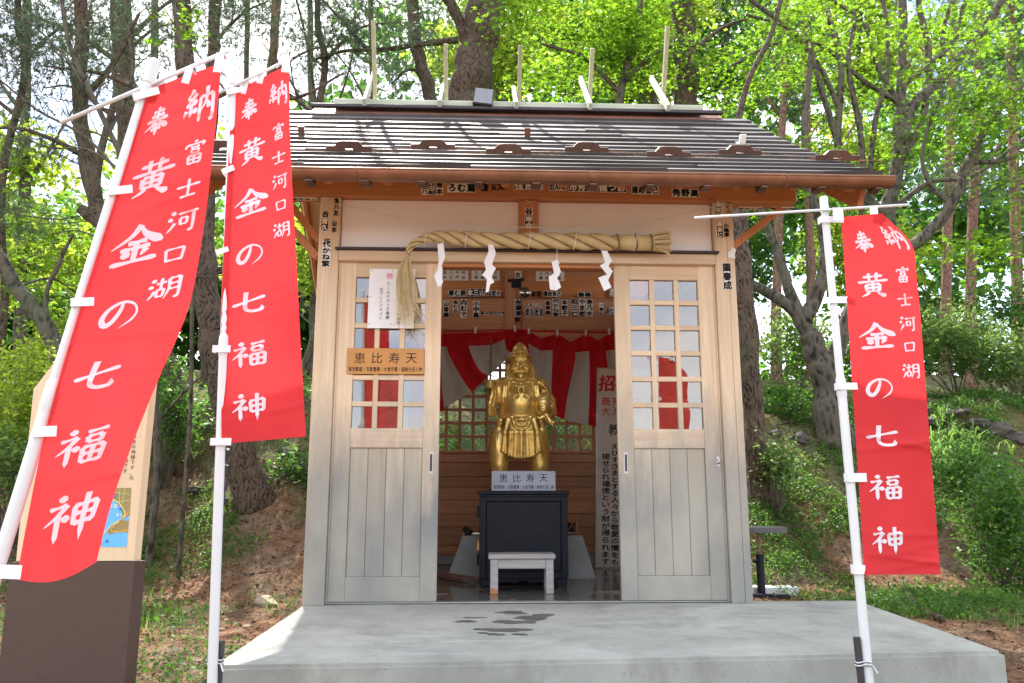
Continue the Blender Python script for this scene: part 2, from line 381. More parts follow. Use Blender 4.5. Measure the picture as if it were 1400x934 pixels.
def ground_mat():
    m, t, p, o = newmat('forest_floor')
    tcn = t.nodes.new('ShaderNodeTexCoord').outputs['Object']
    a = noise(t, .8, 8, .62); b = noise(t, 9, 6, .7); f = noise(t, 1.0, 3, .6, sc3=(90, 20, 60)); f2 = noise(t, 1.0, 3, .6, sc3=(22, 95, 60))
    litter = ramp(t, b, [(.3, (.08, .045, .027)), (.5, (.21, .115, .065)), (.7, (.38, .235, .14))])
    litter = mix(t, math_(t, 'MULTIPLY', math_(t, 'MAXIMUM', f, f2), .6), litter, (.13, .07, .04))
    soil = ramp(t, b, [(.35, (.10, .07, .045)), (.7, (.22, .17, .12))])
    green = ramp(t, b, [(.3, (.03, .055, .016)), (.7, (.075, .13, .032))])
    c = mix(t, ramp(t, a, [(.40, (0, 0, 0)), (.52, (1, 1, 1))]), soil, litter)
    sx = t.nodes.new('ShaderNodeSeparateXYZ'); t.links.new(tcn, sx.inputs[0])
    gm = math_(t, 'ADD', noise(t, .9, 6, .7, sc3=(1, 1, .2)), math_(t, 'MULTIPLY', math_(t, 'SUBTRACT', sx.outputs[2], 0.0), .2, clamp=True))
    c = mix(t, ramp(t, gm, [(.6, (0, 0, 0)), (.75, (.6, .6, .6))]), c, green)
    t.links.new(c, p.inputs['Base Color']); p.inputs['Roughness'].default_value = .95; p.inputs['Specular IOR Level'].default_value = .15
    bump(t, p, math_(t, 'ADD', b, math_(t, 'MULTIPLY', f, .5)), .8, .03); return m
M_GROUND = ground_mat()
gx = np.concatenate([[-500, -200, -90, -50, -35], np.arange(-26, -7, .5), np.arange(-7, 8, .09), np.arange(8, 27, .5), [35, 50, 90, 200, 500]])
gy = np.concatenate([[-500, -200, -80, -40, -20, -12, -8], np.arange(-6, 8, .09), np.arange(8, 30, .5), [33, 37, 42, 50, 60, 80, 120, 200, 350, 580]])
XX, YY = np.meshgrid(gx, gy); ZZ = ground_z(XX, YY)
ny, nx = XX.shape; ii = np.arange((ny-1)*(nx-1)); r_, c_ = ii//(nx-1), ii % (nx-1); q0 = r_*nx+c_
np_mesh('ground', np.stack([XX.ravel(), YY.ravel(), ZZ.ravel()], 1), np.stack([q0, q0+1, q0+nx+1, q0+nx], 1), M_GROUND, smooth=True, kind='structure')
# ================================================================= concrete slab
SL = [(-1.40, -1.775), (-.2, -1.735), (1.0, -1.67), (2.07, -1.60), (2.215, .12), (1.50, .13), (1.50, 3.02), (-1.44, 3.02), (-1.42, .0)]
s = MB(); bm_ = bmesh.new()
vv = [bm_.verts.new((x, y, 0)) for x, y in SL]; fc_ = bm_.faces.new(vv)
ex = bmesh.ops.extrude_face_region(bm_, geom=[fc_]); bmesh.ops.translate(bm_, vec=(0, 0, -.5), verts=[e for e in ex['geom'] if isinstance(e, bmesh.types.BMVert)])
bmesh.ops.recalc_face_normals(bm_, faces=bm_.faces)
bmesh.ops.bevel(bm_, geom=[e for e in bm_.edges if all(v.co.z > -.01 for v in e.verts)], offset=.016, segments=2, affect='EDGES')
me = bpy.data.meshes.new('concrete_slab'); bm_.to_mesh(me); bm_.free(); me.materials.append(M_CONC)
slab = bpy.data.objects.new('concrete_slab', me); COL.objects.link(slab); slab['kind'] = 'structure'
MB().box((-1.265, .12, -.1), (1.32, 2.80, .004), .001).build('shrine_floor', M_WET, kind='structure')
# wet splashes on the slab in front of the threshold
def blob_poly(cx, cy, rx, ry, seed, n=26, ang=0):
    q = random.Random(seed); ph = [q.uniform(0, 6.3) for _ in range(4)]; pts = []
    for i in range(n):
        a = 2*math.pi*i/n; r = 1+.22*math.sin(2*a+ph[0])+.16*math.sin(3*a+ph[1])+.12*math.sin(5*a+ph[2])+.06*math.sin(9*a+ph[3])
        x, y = rx*r*math.cos(a), ry*r*math.sin(a); pts.append((cx+x*math.cos(ang)-y*math.sin(ang), cy+x*math.sin(ang)+y*math.cos(ang)))
    return pts
puds = [(637, 850, .065, .045), (648, 845, .08, .018), (700, 838, .13, .06), (728, 845, .16, .08), (702, 851, .15, .065), (692, 862, .15, .06), (677, 868, .06, .03), (655, 861, .05, .02), (660, 866, .035, .015), (711, 868, .05, .02), (745, 841, .07, .03)]
pm = MB()
for i, (u, v, rx, ry) in enumerate(puds):
    c = PZ(u, v, 0); pl = blob_poly(c[0], c[1], rx*.68, ry*.9, i+3, ang=-.05)
    pm.prism([(x, y, .0008+.0002*i) for x, y in pl], (0, 0, .0022))
o = pm.build('water_splashes', M_PUD, kind='structure')

# ================================================================= the shrine
XC = .028; PX0, PX1, PX2, PX3 = -1.415, -1.275, 1.331, 1.472; YB = 2.85
shrine = empty('shrine_building', (0, 0, 0), 'small open wooden shrine with dark shingled roof and grey weathered sliding doors', 'shrine')
MB().box((PX0, 0, 0), (PX1-.002, .14, 2.72)).build('post', M_LW, shrine)
MB().box((PX2+.002, 0, 0), (PX3-.052, .14, 2.72)).build('post', M_LW, shrine)
MB().box((PX3-.05, .004, 0), (PX3, .14, 2.72)).build('post_facing', M_LW, shrine)
for x in (PX0, PX3-.14): MB().box((x, YB, 0), (x+.14, YB+.14, 2.72)).build('rear_post', M_INZ, shrine)
# door frame strips
MB().box((PX1, .03, .004), (PX1+.012, .12, 2.262), .002).build('door_jamb', M_LW, shrine)
MB().box((PX2-.012, .03, .004), (PX2, .12, 2.262), .002).build('door_jamb', M_LW, shrine)
MB().box((PX1+.002, -.012, 2.2625), (PX2-.002, .12, 2.334), .003).build('lintel', M_LWX, shrine)
MB().box((PX1+.09+.6, .03, 2.235), (PX2-.7, .12, 2.262), .002).build('lintel_underside', M_BEAM, shrine)
MB().box((PX1-.02, -.045, 2.335), (PX2+.02, .0, 2.349), .002).build('drip_rail', M_DARK, shrine)
MB().box((PX1+.002, .05, 2.349), (-.036, .075, 2.72)).build('plaster_panel', M_PLASTER, shrine)
MB().box((.100, .05, 2.349), (PX2-.002, .075, 2.72)).build('plaster_panel', M_PLASTER, shrine)
MB().box((-.035, .012, 2.349), (.099, .10, 2.72)).build('centre_strut', M_BEAMZ, shrine)
MB().box((PX1-.74, -.022, 2.721), (PX2+.60, .12, 2.96), .006).build('header_beam', M_BEAM, shrine)
MB().box((PX1-.74, YB, 2.721), (PX2+.60, YB+.13, 2.96), .006).build('rear_beam', M_BEAM, shrine)
MB().box((PX1, .04, .0045), (PX2, .115, .014), .002).build('threshold_rail', M_STEEL, shrine)
# left brace under the eave, right brace hidden behind the tree side
for x0, x1 in ((-1.50, -1.415), (-1.70, -1.415)):
    a = PY(414 if x1-x0 < .2 else 402, 278, .06); b = PY(436, 342, .06)
MB().bar((-1.80, .07, 2.715), (-1.43, .07, 2.30), .06, .05).build('brace', M_BEAMZ, shrine)
MB().bar((-1.66, .10, 2.715), (-1.425, .10, 2.42), .05, .05).build('brace', M_BEAMZ, shrine)
MB().bar((1.86, .10, 2.715), (1.485, .10, 2.42), .05, .05).build('brace', M_BEAMZ, shrine)

# --- sliding doors
def sliding_door(x0, x1, y0, handle_side):
    d = bpy.data.objects.new('sliding_door', None); COL.objects.link(d); d.parent = shrine; d.empty_display_size = .1
    y1 = y0+.036; sw = .108; zb, zk, zm, zg, zt, zh = .016, .169, .993, 1.122, 2.158, 2.262
    MB().box((x0, y0, zb), (x0+sw, y1, zh)).build('stile', M_LW, d); MB().box((x1-sw, y0, zb), (x1, y1, zh)).build('stile', M_LW, d)
    for a, b in ((zb, zk), (zm, zg), (zt, zh)): MB().box((x0+sw, y0+.001, a), (x1-sw, y1-.001, b)).build('rail', M_LWX if a < 2 and a > .5 or a > 2 else M_LWX, d)
    gx0, gx1 = x0+sw, x1-sw; bw = (gx1-gx0)/4
    for i in range(4): MB().box((gx0+i*bw+.001, y0+.013, zk), (gx0+(i+1)*bw-.001, y1-.008, zm), .003).build('panel_board', M_LBOARD, d)
    mw = .033; pw = (gx1-gx0-2*mw)/3; ph = (zg-zt)/-1; ph = (zt-zg-5*mw)/6
    for i in range(2):
        xx = gx0+(i+1)*pw+i*mw; MB().box((xx, y0+.003, zg), (xx+mw, y1-.006, zt), .002).build('muntin', M_LW, d)
    for j in range(5):
        zz = zg+(j+1)*ph+j*mw
        for i in range(3):
            xx = gx0+i*(pw+mw); MB().box((xx, y0+.0045, zz), (xx+pw, y1-.007, zz+mw), .002).build('muntin', M_LWX, d)
    for j in range(6):
        for i in range(3):
            xx = gx0+i*(pw+mw); zz = zg+j*(ph+mw)
            MB().add([(xx, y0+.024, zz), (xx+pw, y0+.024, zz), (xx+pw, y0+.024, zz+ph), (xx, y0+.024, zz+ph)], [(0, 1, 2, 3)]).build('glass_pane', M_GLASS, d)
    hx = x1-.05 if handle_side > 0 else x0+.05
    MB().box((hx-.013, y0-.0015, .825), (hx+.013, y0+.003, .968), .001).box((hx-.008, y0-.0022, .84), (hx+.008, y0+.002, .953), .001, 1).build('pull_handle', [M_STEEL, M_DARK], d)
    return d
sliding_door(-1.263, -.570, .035, 1)
dr = sliding_door(.625, 1.319, .035, -1)
q = PY(982, 631, .03); MB().box((q[0]-.011, .03, q[2]-.035), (q[0]+.011, .036, q[2]+.035), .002).tube([(q[0], .03, q[2]+.012), (q[0], .012, q[2]+.012)], .008).tube([(q[0], .03, q[2]-.012), (q[0], .018, q[2]-.012)], .006, mi=1).build('lock', [M_STEEL, M_DARK], dr)
# a plain boarded inner skin behind each door, the side walls and the back wall
for sx, x0, x1 in ((-1, PX0+.03, PX0+.07), (1, PX3-.07, PX3-.03)):
    wl = bpy.data.objects.new('side_wall', None); COL.objects.link(wl); wl.parent = shrine
    z = .06
    while z < 2.7:
        MB().box((x0, .142, z), (x1, YB-.002, min(z+.148, 2.715)), .003).build('wall_board', M_INX if 0 else M_BEAMY, wl); z += .15
    MB().box((x0, .142, 0.001), (x1, YB-.002, .058), .003).build('sill', M_CONC2, wl)
bw_ = bpy.data.objects.new('back_wall', None); COL.objects.link(bw_); bw_.parent = shrine
MB().box((PX0+.141, YB+.001, .005), (PX3-.141, YB+.12, .10)).build('sill', M_CONC2, bw_)
MB().box((PX0+.141, YB-.03, .10), (PX3-.141, YB+.05, .185)).build('ground_beam', M_INX, bw_)
zz = [.186, .36, .49, .625, .755, .86, 1.00, 1.09]
for a, b in zip(zz[:-1], zz[1:]): MB().box((PX0+.141, YB, a+.002), (PX3-.141, YB+.03, b-.001), .005).build('wall_board', M_INX, bw_)
MB().box((PX0+.141, YB+.031, .10), (PX3-.141, YB+.045, 1.12)).build('wall_backing', M_INX, bw_)  # unseen sheet added to stop daylight leaking between the boards
MB().box((PX0+.141, YB-.012, 1.091), (PX3-.141, YB+.05, 1.125)).build('lattice_rail', M_INX, bw_)
MB().box((-.045, YB-.02, .19), (.055, YB-.001, 1.09)).build('wall_strut', M_INZ, bw_) if 0 else None
# lattice (square grid) with glass behind it
LZ0, LZ1 = 1.125, 2.15; pit = .1365
x = PX0+.141+pit*.6
while x < PX3-.15:
    MB().box((x-.015, YB, LZ0), (x+.015, YB+.026, LZ1), .002).build('lattice_slat', M_INZ, bw_); x += pit
z = LZ0+pit
while z < LZ1-.02:
    MB().box((PX0+.141, YB-.003, z-.015), (PX3-.141, YB+.021, z+.015), .002).build('lattice_slat', M_INX, bw_); z += pit
MB().add([(PX0+.141, YB+.028, LZ0), (PX3-.141, YB+.028, LZ0), (PX3-.141, YB+.028, LZ1), (PX0+.141, YB+.028, LZ1)], [(0, 1, 2, 3)]).build('glass_pane', M_GLASS2, bw_)
MB().box((PX0+.141, YB-.02, LZ1), (PX3-.141, YB+.05, 2.358), .004).build('tie_beam', M_INX, bw_)
MB().box((PX0+.141, YB-.03, 2.36), (PX3-.141, YB+.05, 2.55), .004).build('tie_beam', M_INX, bw_)
MB().box((PX0+.141, YB-.035, 2.552), (PX3-.141, YB+.05, 2.69), .004).build('tie_beam', M_INX, bw_)
MB().box((-.05, YB-.045, LZ0), (.05, YB-.0355, 3.0), .003).build('wall_strut', M_INZ, bw_)
for k in range(7):
    z = 2.70+k*.155; hw = max(.1, 1.32-(k*.155)/.70+.25*0)
    MB().box((-min(1.27, hw+.35)+XC, YB+.002, z), (min(1.27, hw+.35)+XC, YB+.03, z+.152), .003).build('wall_board', M_INX, bw_)
# front gable-side boards above the plaster, inside
MB().box((PX1, .13, 2.35), (PX2, .15, 2.72), .003).build('inner_board', M_INX, shrine)

# --- roof
EY, EZ, RY, RZ = -.70, 2.64, 1.45, 4.075
roof = bpy.data.objects.new('roof', None); COL.objects.link(roof); roof.parent = shrine
sl_ = Vector((0, RY-EY, RZ-EZ)); SLEN = sl_.length; sd = sl_.normalized(); sn = Vector((0, -sd.z, sd.y))
def rp(x, t, h=0):                     # point on the front slope: x, distance up, height off it
    k = t/SLEN; sag = -.05*math.sin(math.pi*k)
    return Vector((x, EY, EZ))+sd*t+sn*(h+sag)
def xh(t): return 2.165-.08*(t/SLEN)
NC = 14; ch = SLEN/NC
for j in range(NC):
    t0 = j*ch-.012; t1 = (j+1)*ch+.012; hw = xh(j*ch); k0 = -hw+XC
    st = random.uniform(.5, 1.3); xs = [k0]
    while xs[-1]+st < XC+hw-.25: xs.append(xs[-1]+st); st = random.uniform(.95, 1.35)
    xs.append(XC+hw)
    for a, b in zip(xs[:-1], xs[1:]):
        m = MB(); lift = .030+random.uniform(-.003, .004); g = .0015; tw = random.uniform(-.004, .004)
        P = [rp(a+g, t0, lift+tw), rp(b-g, t0, lift-tw), rp(b-g, t1, .008), rp(a+g, t1, .008), rp(a+g, t0, lift-.021+tw), rp(b-g, t0, lift-.021-tw), rp(b-g, t1, -.006), rp(a+g, t1, -.006)]
        m.add(P, [(0, 1, 2, 3), (7, 6, 5, 4), (4, 5, 1, 0), (5, 6, 2, 1), (6, 7, 3, 2), (7, 4, 0, 3)]); m.build('roof_shingle', M_ROOF, roof)
# deck below, rear slope, ceiling boards
deck = MB(); n = 8
for sgn in (1, -1):
    for i in range(n):
        def q_(x, t, h):
            p = rp(x, t, h)
            return p if sgn > 0 else Vector((p.x, 2*RY-p.y, p.z))
        ta, tb = SLEN*i/n, SLEN*(i+1)/n; ha, hb = xh(ta)-.02, xh(tb)-.02
        P = [q_(XC-ha, ta, -.012), q_(XC+ha, ta, -.012), q_(XC+hb, tb, -.012), q_(XC-hb, tb, -.012), q_(XC-ha, ta, -.04), q_(XC+ha, ta, -.04), q_(XC+hb, tb, -.04), q_(XC-hb, tb, -.04)]
        F_ = [(0, 1, 2, 3), (7, 6, 5, 4), (4, 5, 1, 0), (5, 6, 2, 1), (6, 7, 3, 2), (7, 4, 0, 3)]
        deck.add(P, F_ if sgn > 0 else [f[::-1] for f in F_])
deck.build('roof_deck', M_SIGNW, roof)
rs_ = MB()
for j in range(NC):
    t0, t1 = j*ch, (j+1)*ch+.01; hw = xh(t0)
    P = [rp(XC-hw, t0, .03), rp(XC+hw, t0, .03), rp(XC+hw, t1, .008), rp(XC-hw, t1, .008), rp(XC-hw, t0, .008), rp(XC+hw, t0, .008)]
    P = [Vector((p.x, 2*RY-p.y, p.z)) for p in P]; rs_.add(P, [(3, 2, 1, 0), (0, 1, 5, 4)])
rs_.build('rear_slope', M_ROOF, roof)
# rafters
for i in range(12):
    x = XC-2.0+i*4.0/11
    a = rp(x, -.0+.03, -.075); b = rp(x, SLEN-.05, -.075); MB().bar(a, b, .05, .06).build('rafter', M_BEAMY, roof)
# fascia, verge boards, copper edge
MB().box((XC-2.17, EY+.012, EZ-.075), (XC+2.17, EY+.034, EZ-.008)).build('fascia', M_COPPER2, roof)
for sx in (-1, 1):
    for sg in (1, -1):
        a = rp(XC+sx*2.08, .03, -.135); b = rp(XC+sx*2.00, SLEN-.02, -.135)
        if sg < 0: a = Vector((a.x, 2*RY-a.y, a.z)); b = Vector((b.x, 2*RY-b.y, b.z))
        MB().bar(a, b, .035, .17).build('verge_board', M_BEAMY, roof)
# ridge
rc = MB()
for sgn in (1, -1):
    P = [rp(XC-1.84, SLEN-.13, .035), rp(XC+1.84, SLEN-.13, .035), Vector((XC+1.82, RY, RZ+.06)), Vector((XC-1.82, RY, RZ+.06))]
    P += [p-Vector((0, 0, .02)) for p in P]
    if sgn < 0: P = [Vector((p.x, 2*RY-p.y, p.z)) for p in P]
    F_ = [(0, 1, 2, 3), (7, 6, 5, 4), (4, 5, 1, 0), (5, 6, 2, 1), (7, 4, 0, 3)]
    rc.add(P, F_ if sgn > 0 else [f[::-1] for f in F_])
rc.build('ridge_cap', M_COPPER2, roof)
MB().box((XC-1.84, RY-.17, RZ-.025), (XC+1.84, RY-.12, RZ+.005)).build('ridge_roll', M_DARK, roof)
rb = MB().box((-1.63, RY-.115, RZ+.028), (1.70, RY-.075, RZ+.080), .005).box((-1.63, RY-.075, RZ+.06), (1.70, RY+.09, RZ+.085), .003).box((-1.62, RY-.118, RZ+.008), (1.69, RY-.08, RZ+.0275), .002, 1)
rb.build('ridge_board', [M_PALE, M_DARK], roof)
# crossed ridge finials
tops = [(508, 28), (612, 60), (713, 62), (814, 66), (919, 36)]
xs_f = [-1.29, -.64, .03, .68, 1.37]
SB = [((503, 157), (525, 92)), ((609, 150), (609, 118)), ((713, 152), (713, 122)), ((814, 152), (801, 108)), ((909, 160), (886, 107))]
for i_, ((u, v), x) in enumerate(zip(tops, xs_f)):
    f = bpy.data.objects.new('ridge_finial', None); COL.objects.link(f); f.parent = roof
    end = abs(x-XC) > 1
    L1 = 1.03 if end else .80
    o1 = Vector((x+.006, RY+.16, RZ-.02)); e1_ = Vector((x+.006, RY-.22, PY(u, v, RY-.22)[2])); L1 = (e1_-o1).length; d1 = (e1_-o1).normalized()      # rises towards the front
    tl = 1.0 if not end else 1.0
    wtp = .052
    MB().bar(o1, o1+d1*L1, .05, .036, .004, up=(1, 0, 0)).build('finial_board', M_CHIGI, f)
    o2 = Vector((x-.034, RY-.30, RZ-.05)); zt2 = PY(SB[i_][1][0], SB[i_][1][1], RY+.34)[2]; L2 = (Vector((x-.034, RY+.34, zt2))-o2).length; d2 = (Vector((x-.034, RY+.34, zt2))-o2).normalized()
    MB().bar(o2, o2+d2*L2, .062, .034, .004, up=(1, 0, 0)).build('finial_board', M_PALE, f)
# snow guards
def snow_guard(u, v, s=1.0):
    d = ray(u, v); # meet the slope plane
    n_ = np.array(sn); p0 = np.array(rp(0, 0, -.02)); t = ((p0-CAM)@n_)/(d@n_); P = CAM+d*t
    tt = float((Vector(P)-Vector((P[0], EY, EZ))).dot(sd)); B = rp(P[0], tt, .02)
    prof = [(-.155, 0), (-.155, .036), (-.095, .038), (-.068, .068), (-.035, .072), (.035, .072), (.068, .068), (.095, .038), (.155, .036), (.155, 0), (.03, 0), (.025, .02), (-.025, .02), (-.03, 0)]
    m = MB(); up2 = (sn*.8+Vector((0, -.25, .35))).normalized()
    m.prism([B+Vector((x*s, 0, 0))+up2*z*s for x, z in prof], sd*.018)
    m.bar(B+Vector((0, 0, .01)), B+sd*.16, .06, .006)
    m.build('snow_guard', M_GUARD, roof)
for u, v in ((305, 208), (477, 208), (592, 204), (695, 212), (802, 208), (914, 216), (1011, 212), (1144, 221)): snow_guard(u, v)
for i, (u, v) in enumerate(((412, 185), (721, 187), (1015, 196))):
    d = ray(u, v); n_ = np.array(sn); p0 = np.array(rp(0, 0, -.02)); t = ((p0-CAM)@n_)/(d@n_); P = CAM+d*t
    tt = float((Vector(P)-Vector((P[0], EY, EZ))).dot(sd)); B = rp(P[0], tt, .02)
    MB().prism([B+Vector((x, 0, 0))+sn*z for x, z in ((-.024, 0), (.024, 0), (.024, .075), (-.024, .075))], sd*.02).bar(B, B+sd*.12, .045, .006).build('snow_stop', [M_PLATE, M_COPPER2, M_STK][i] if i else M_GUARD, roof)
# gutter with brackets
gut = bpy.data.objects.new('gutter', None); COL.objects.link(gut); gut.parent = shrine
GX0, GX1, GY, GZc, GR = XC-2.24, XC+2.19, EY-.052, EZ-.045, .055
gm_ = MB(); na = 12
for xa, xb in ((GX0, -1.05), (-1.045, .34), (.345, 1.55), (1.555, GX1)):
    V0 = []
    for xx in (xa, xb):
        for rr in (GR, GR-.004):
            for k in range(na+1):
                a = math.pi+math.pi*k/na; V0.append((xx, GY+rr*math.cos(a), GZc+rr*math.sin(a)))
    A, B, C_, D = 0, na+1, 2*(na+1), 3*(na+1)
    F_ = [(A+k, C_+k, C_+k+1, A+k+1) for k in range(na)]+[(B+k+1, D+k+1, D+k, B+k) for k in range(na)]
    gm_.add(V0, F_); gm_.tube([(xa, GY-GR, GZc), (xb, GY-GR, GZc)], .007, 6)
    gm_.tube([(xa, GY+(GR+.003)*math.cos(math.pi+math.pi*k/na), GZc+(GR+.003)*math.sin(math.pi+math.pi*k/na)) for k in range(na+1)], .006, 5)
for xx in (GX0, GX1): gm_.prism([(xx, GY+GR*math.cos(math.pi+math.pi*k/na), GZc+GR*math.sin(math.pi+math.pi*k/na)) for k in range(na+1)], (.004, 0, 0))
gm_.build('gutter_channel', M_COPPER, gut, smooth=False); smooth_by_angle(COL.objects['gutter_channel'], 35)
for x in [PY(u_, 252, EY)[0] for u_ in range(270, 1200, 77)]:
    MB().bar((x, GY-.02, GZc-GR-.006), (x, EY+.02, GZc-.055), .045, .012).box((x-.028, EY+.0, EZ-.112), (x+.03, EY+.03, EZ-.076), .003).build('gutter_bracket', M_GUARD, gut)
def addchild(mb, name, mats, parent, smooth=False):
    o = mb.build(name, mats, parent, smooth); l = parent.location; o.location = (-l[0], -l[1], -l[2]); return o
# ================================================================= lettering
_gc = {}
def glyph(ch, off):
    k = (ch, off)
    if k in _gc: return _gc[k]
    c = bpy.data.curves.new('glyph', 'FONT'); c.body = ch; c.size = 1; c.resolution_u = 2; c.offset = off; c.fill_mode = 'FRONT'
    o = bpy.data.objects.new('glyph', c); COL.objects.link(o); bpy.context.view_layer.update()
    m = bpy.data.meshes.new_from_object(o.evaluated_get(bpy.context.evaluated_depsgraph_get()))
    v = np.array([tuple(x.co) for x in m.vertices]) if len(m.vertices) else np.zeros((0, 3)); f = [tuple(p.vertices) for p in m.polygons]
    bpy.data.objects.remove(o); bpy.data.curves.remove(c); bpy.data.meshes.remove(m)
    if len(v):
        lo, hi = v.min(0), v.max(0)
        big = (hi-lo)[:2].max() > .55
        ctr = (lo+hi)/2 if big else np.array([.48, .35, 0])
        v = v-ctr
    _gc[k] = (v, f); return _gc[k]
def bold(vs, w, ux, uy, n):
    out = []
    for i, (a, b) in enumerate(((0, 0), (1, 0), (-1, 0), (0, 1), (0, -1))): out.append([p+ux*(a*w)+uy*(b*w)+n*(.00006*i) for p in vs])
    return out
def write(mb, text, org, ux, uy, size, vertical=False, pitch=1.02, off=.012, mi=1, sx=1.0, sy=1.0, lift=.0, slant=0):
    """text centred on org; ux = reading direction to the right, uy = up (unit vectors); size = em in metres"""
    org = Vector(org); ux = Vector(ux); uy = Vector(uy); n = ux.cross(uy)
    N = len(text)
    for i, ch in enumerate(text):
        if ch in ' 　': continue
        v, f = glyph(ch, 0)
        if not len(v): continue
        if vertical:
            c = org-uy*((i-(N-1)/2)*size*pitch*sy)
            rot = ch in 'ー～（）()'
        else: c = org+ux*((i-(N-1)/2)*size*pitch*sx); rot = False
        vs = []
        for p in v:
            x, y = (p[0], p[1]) if not rot else (p[1], -p[0])
            x += slant*y
            vs.append(c+ux*x*size*.94*sx+uy*y*size*.94*sy+n*lift)
        if off >= .01:
            for q in bold(vs, size*min(sx, sy)*(off*.9), ux, uy, n): mb.add(q, f, mi)
        else: mb.add(vs, f, mi)
X, Y_, Z = Vector((1, 0, 0)), Vector((0, 1, 0)), Vector((0, 0, 1))
def sticker(u, v, wpx, hpx, text, vertical, yface, style=0, off=.03, parent=None, ink=1, wx=None):
    """paper name sticker on a face whose plane is y = yface; style 0 paper, 1 inverse, 2 bare ink, 3 paper with black frame"""
    c = PY(u, v, yface); px = ((c[1]-CAM[1])*FW[1]+(c[2]-CAM[2])*FW[2])/FPX; w_, h_ = wpx*px, hpx*px
    m = MB(); x0, x1, z0, z1 = c[0]-w_/2, c[0]+w_/2, c[2]-h_/2, c[2]+h_/2
    y = yface
    if style != 2: m.box((x0, y-.0014, z0), (x1, y+.002, z1), .0003, 0 if style != 1 else 1)
    if style == 3: m.box((x0+.004, y-.0018, z0+.004), (x1-.004, y+.002, z1-.004), .0002, 1); m.box((x0+.0075, y-.0022, z0+.0075), (x1-.0075, y+.002, z1-.0075), .0002, 0)
    if style == 1: m.box((x0-.003, y-.001, z0-.003), (x1+.003, y+.0018, z1+.003), .0003, 0)
    n = len(text); a = (w_, h_/n) if vertical else (w_/n, h_)
    k = .95; write(m, text, (c[0], y-.0026, c[2]), X, Z, 1.0, vertical, pitch=1.0, off=off, mi={0: ink, 1: 0, 2: ink, 3: ink}[style], sx=a[0]*k, sy=a[1]*k) if 0 else None
    # fit: separate scales across and along
    for i, ch in enumerate(text):
        vv, ff = glyph(ch, 0)
        if not len(vv): continue
        cx_ = c[0] if vertical else c[0]+(i-(n-1)/2)*a[0]; cz_ = c[2]-(i-(n-1)/2)*a[1] if vertical else c[2]
        vs = [Vector((cx_+p[0]*a[0]*.95, y-.0027, cz_+p[1]*a[1]*.95)) for p in vv]
        for q in bold(vs, min(a)*.05, X, Z, -Y_): m.add(q, ff, {0: ink, 1: 0, 2: ink, 3: ink}[style])
    return m.build('name_sticker', [M_STK, M_INK, M_RINK], parent or shrine)
YH = -.0235
for a in ((581, 259, 10, 16, '合八', 1, 0), (591, 258, 11, 18, '正二郎', 1, 3), (601, 258, 10, 18, '寿本', 1, 0), (631, 257, 39, 13, 'ろむ蔦', 0, 0), (663, 256, 12, 13, '倉', 0, 2), (675, 256, 8, 12, '江戸', 1, 2), (685, 255, 12, 12, '文', 0, 2),
          (723, 254, 40, 11, '住吉山', 0, 1), (762, 255, 24, 12, '出ん寿', 0, 0), (795, 256, 34, 12, '市秀本', 0, 1), (837, 257, 38, 12, '健つお', 0, 1), (882, 260, 38, 12, '建政香己', 0, 0), (937, 264, 38, 12, '秀野高', 0, 0)):
    sticker(a[0], a[1], a[2], a[3], a[4], bool(a[5]), YH, a[6])
# the beam ends, seen from below
def under_sticker(u, v, wd, text):
    c = PZ(u, v, 2.7205); m = MB(); m.box((c[0]-wd/2, c[1]-.03, c[2]-.0014), (c[0]+wd/2, c[1]+.03, c[2]+.002), .0003)
    write(m, text, (c[0], c[1], c[2]-.0022), X, -Y_, wd/len(text), mi=1, off=.03)
    m.build('name_sticker', [M_STK, M_INK], shrine)
under_sticker(1025, 285, .17, '錦林ん乃'); under_sticker(1069, 285, .17, '後松作和'); under_sticker(416, 272, .18, '藤本栄三')
for a in ((461, 259, 7, 20, '邦史', 1, 2), (460, 283, 7, 26, '魚八友', 1, 2), (457, 310, 7, 18, '山本', 1, 2), (445, 293, 9, 10, '合', 1, 3), (444, 307, 9, 18, '常久', 1, 1), (447, 329, 9, 6, '代', 1, 2),
          (446, 347, 12, 37, '代かね繁', 1, 0), (723, 289, 11, 11, '谷', 1, 0), (723, 304, 11, 16, '寿合', 1, 1),
          (982, 287, 8, 22, '長谷川', 1, 1), (995, 284, 8, 20, '川てつ', 1, 2), (984, 314, 8, 24, '高あじ', 1, 1), (993, 315, 8, 20, '小嶋原', 1, 2), (994, 378, 12, 38, '圍春成', 1, 3)):
    sticker(a[0], a[1], a[2], a[3], a[4], bool(a[5]), .011 if 700 < a[0] < 740 else (.003 if a[0] > 992 and 0 else -.0008), a[6], ink=1)
q = PY(1001, 347, 0); MB().prism([(q[0]+x, -.0008, q[2]+z) for x, z in ((-.03, -.03), (.02, -.035), (.018, .0), (.03, .03), (0, .05), (-.012, .02), (-.033, .01))], (0, -.0012, 0)).build('torn_paper', M_PAPER, shrine)
YI = YB-.0312
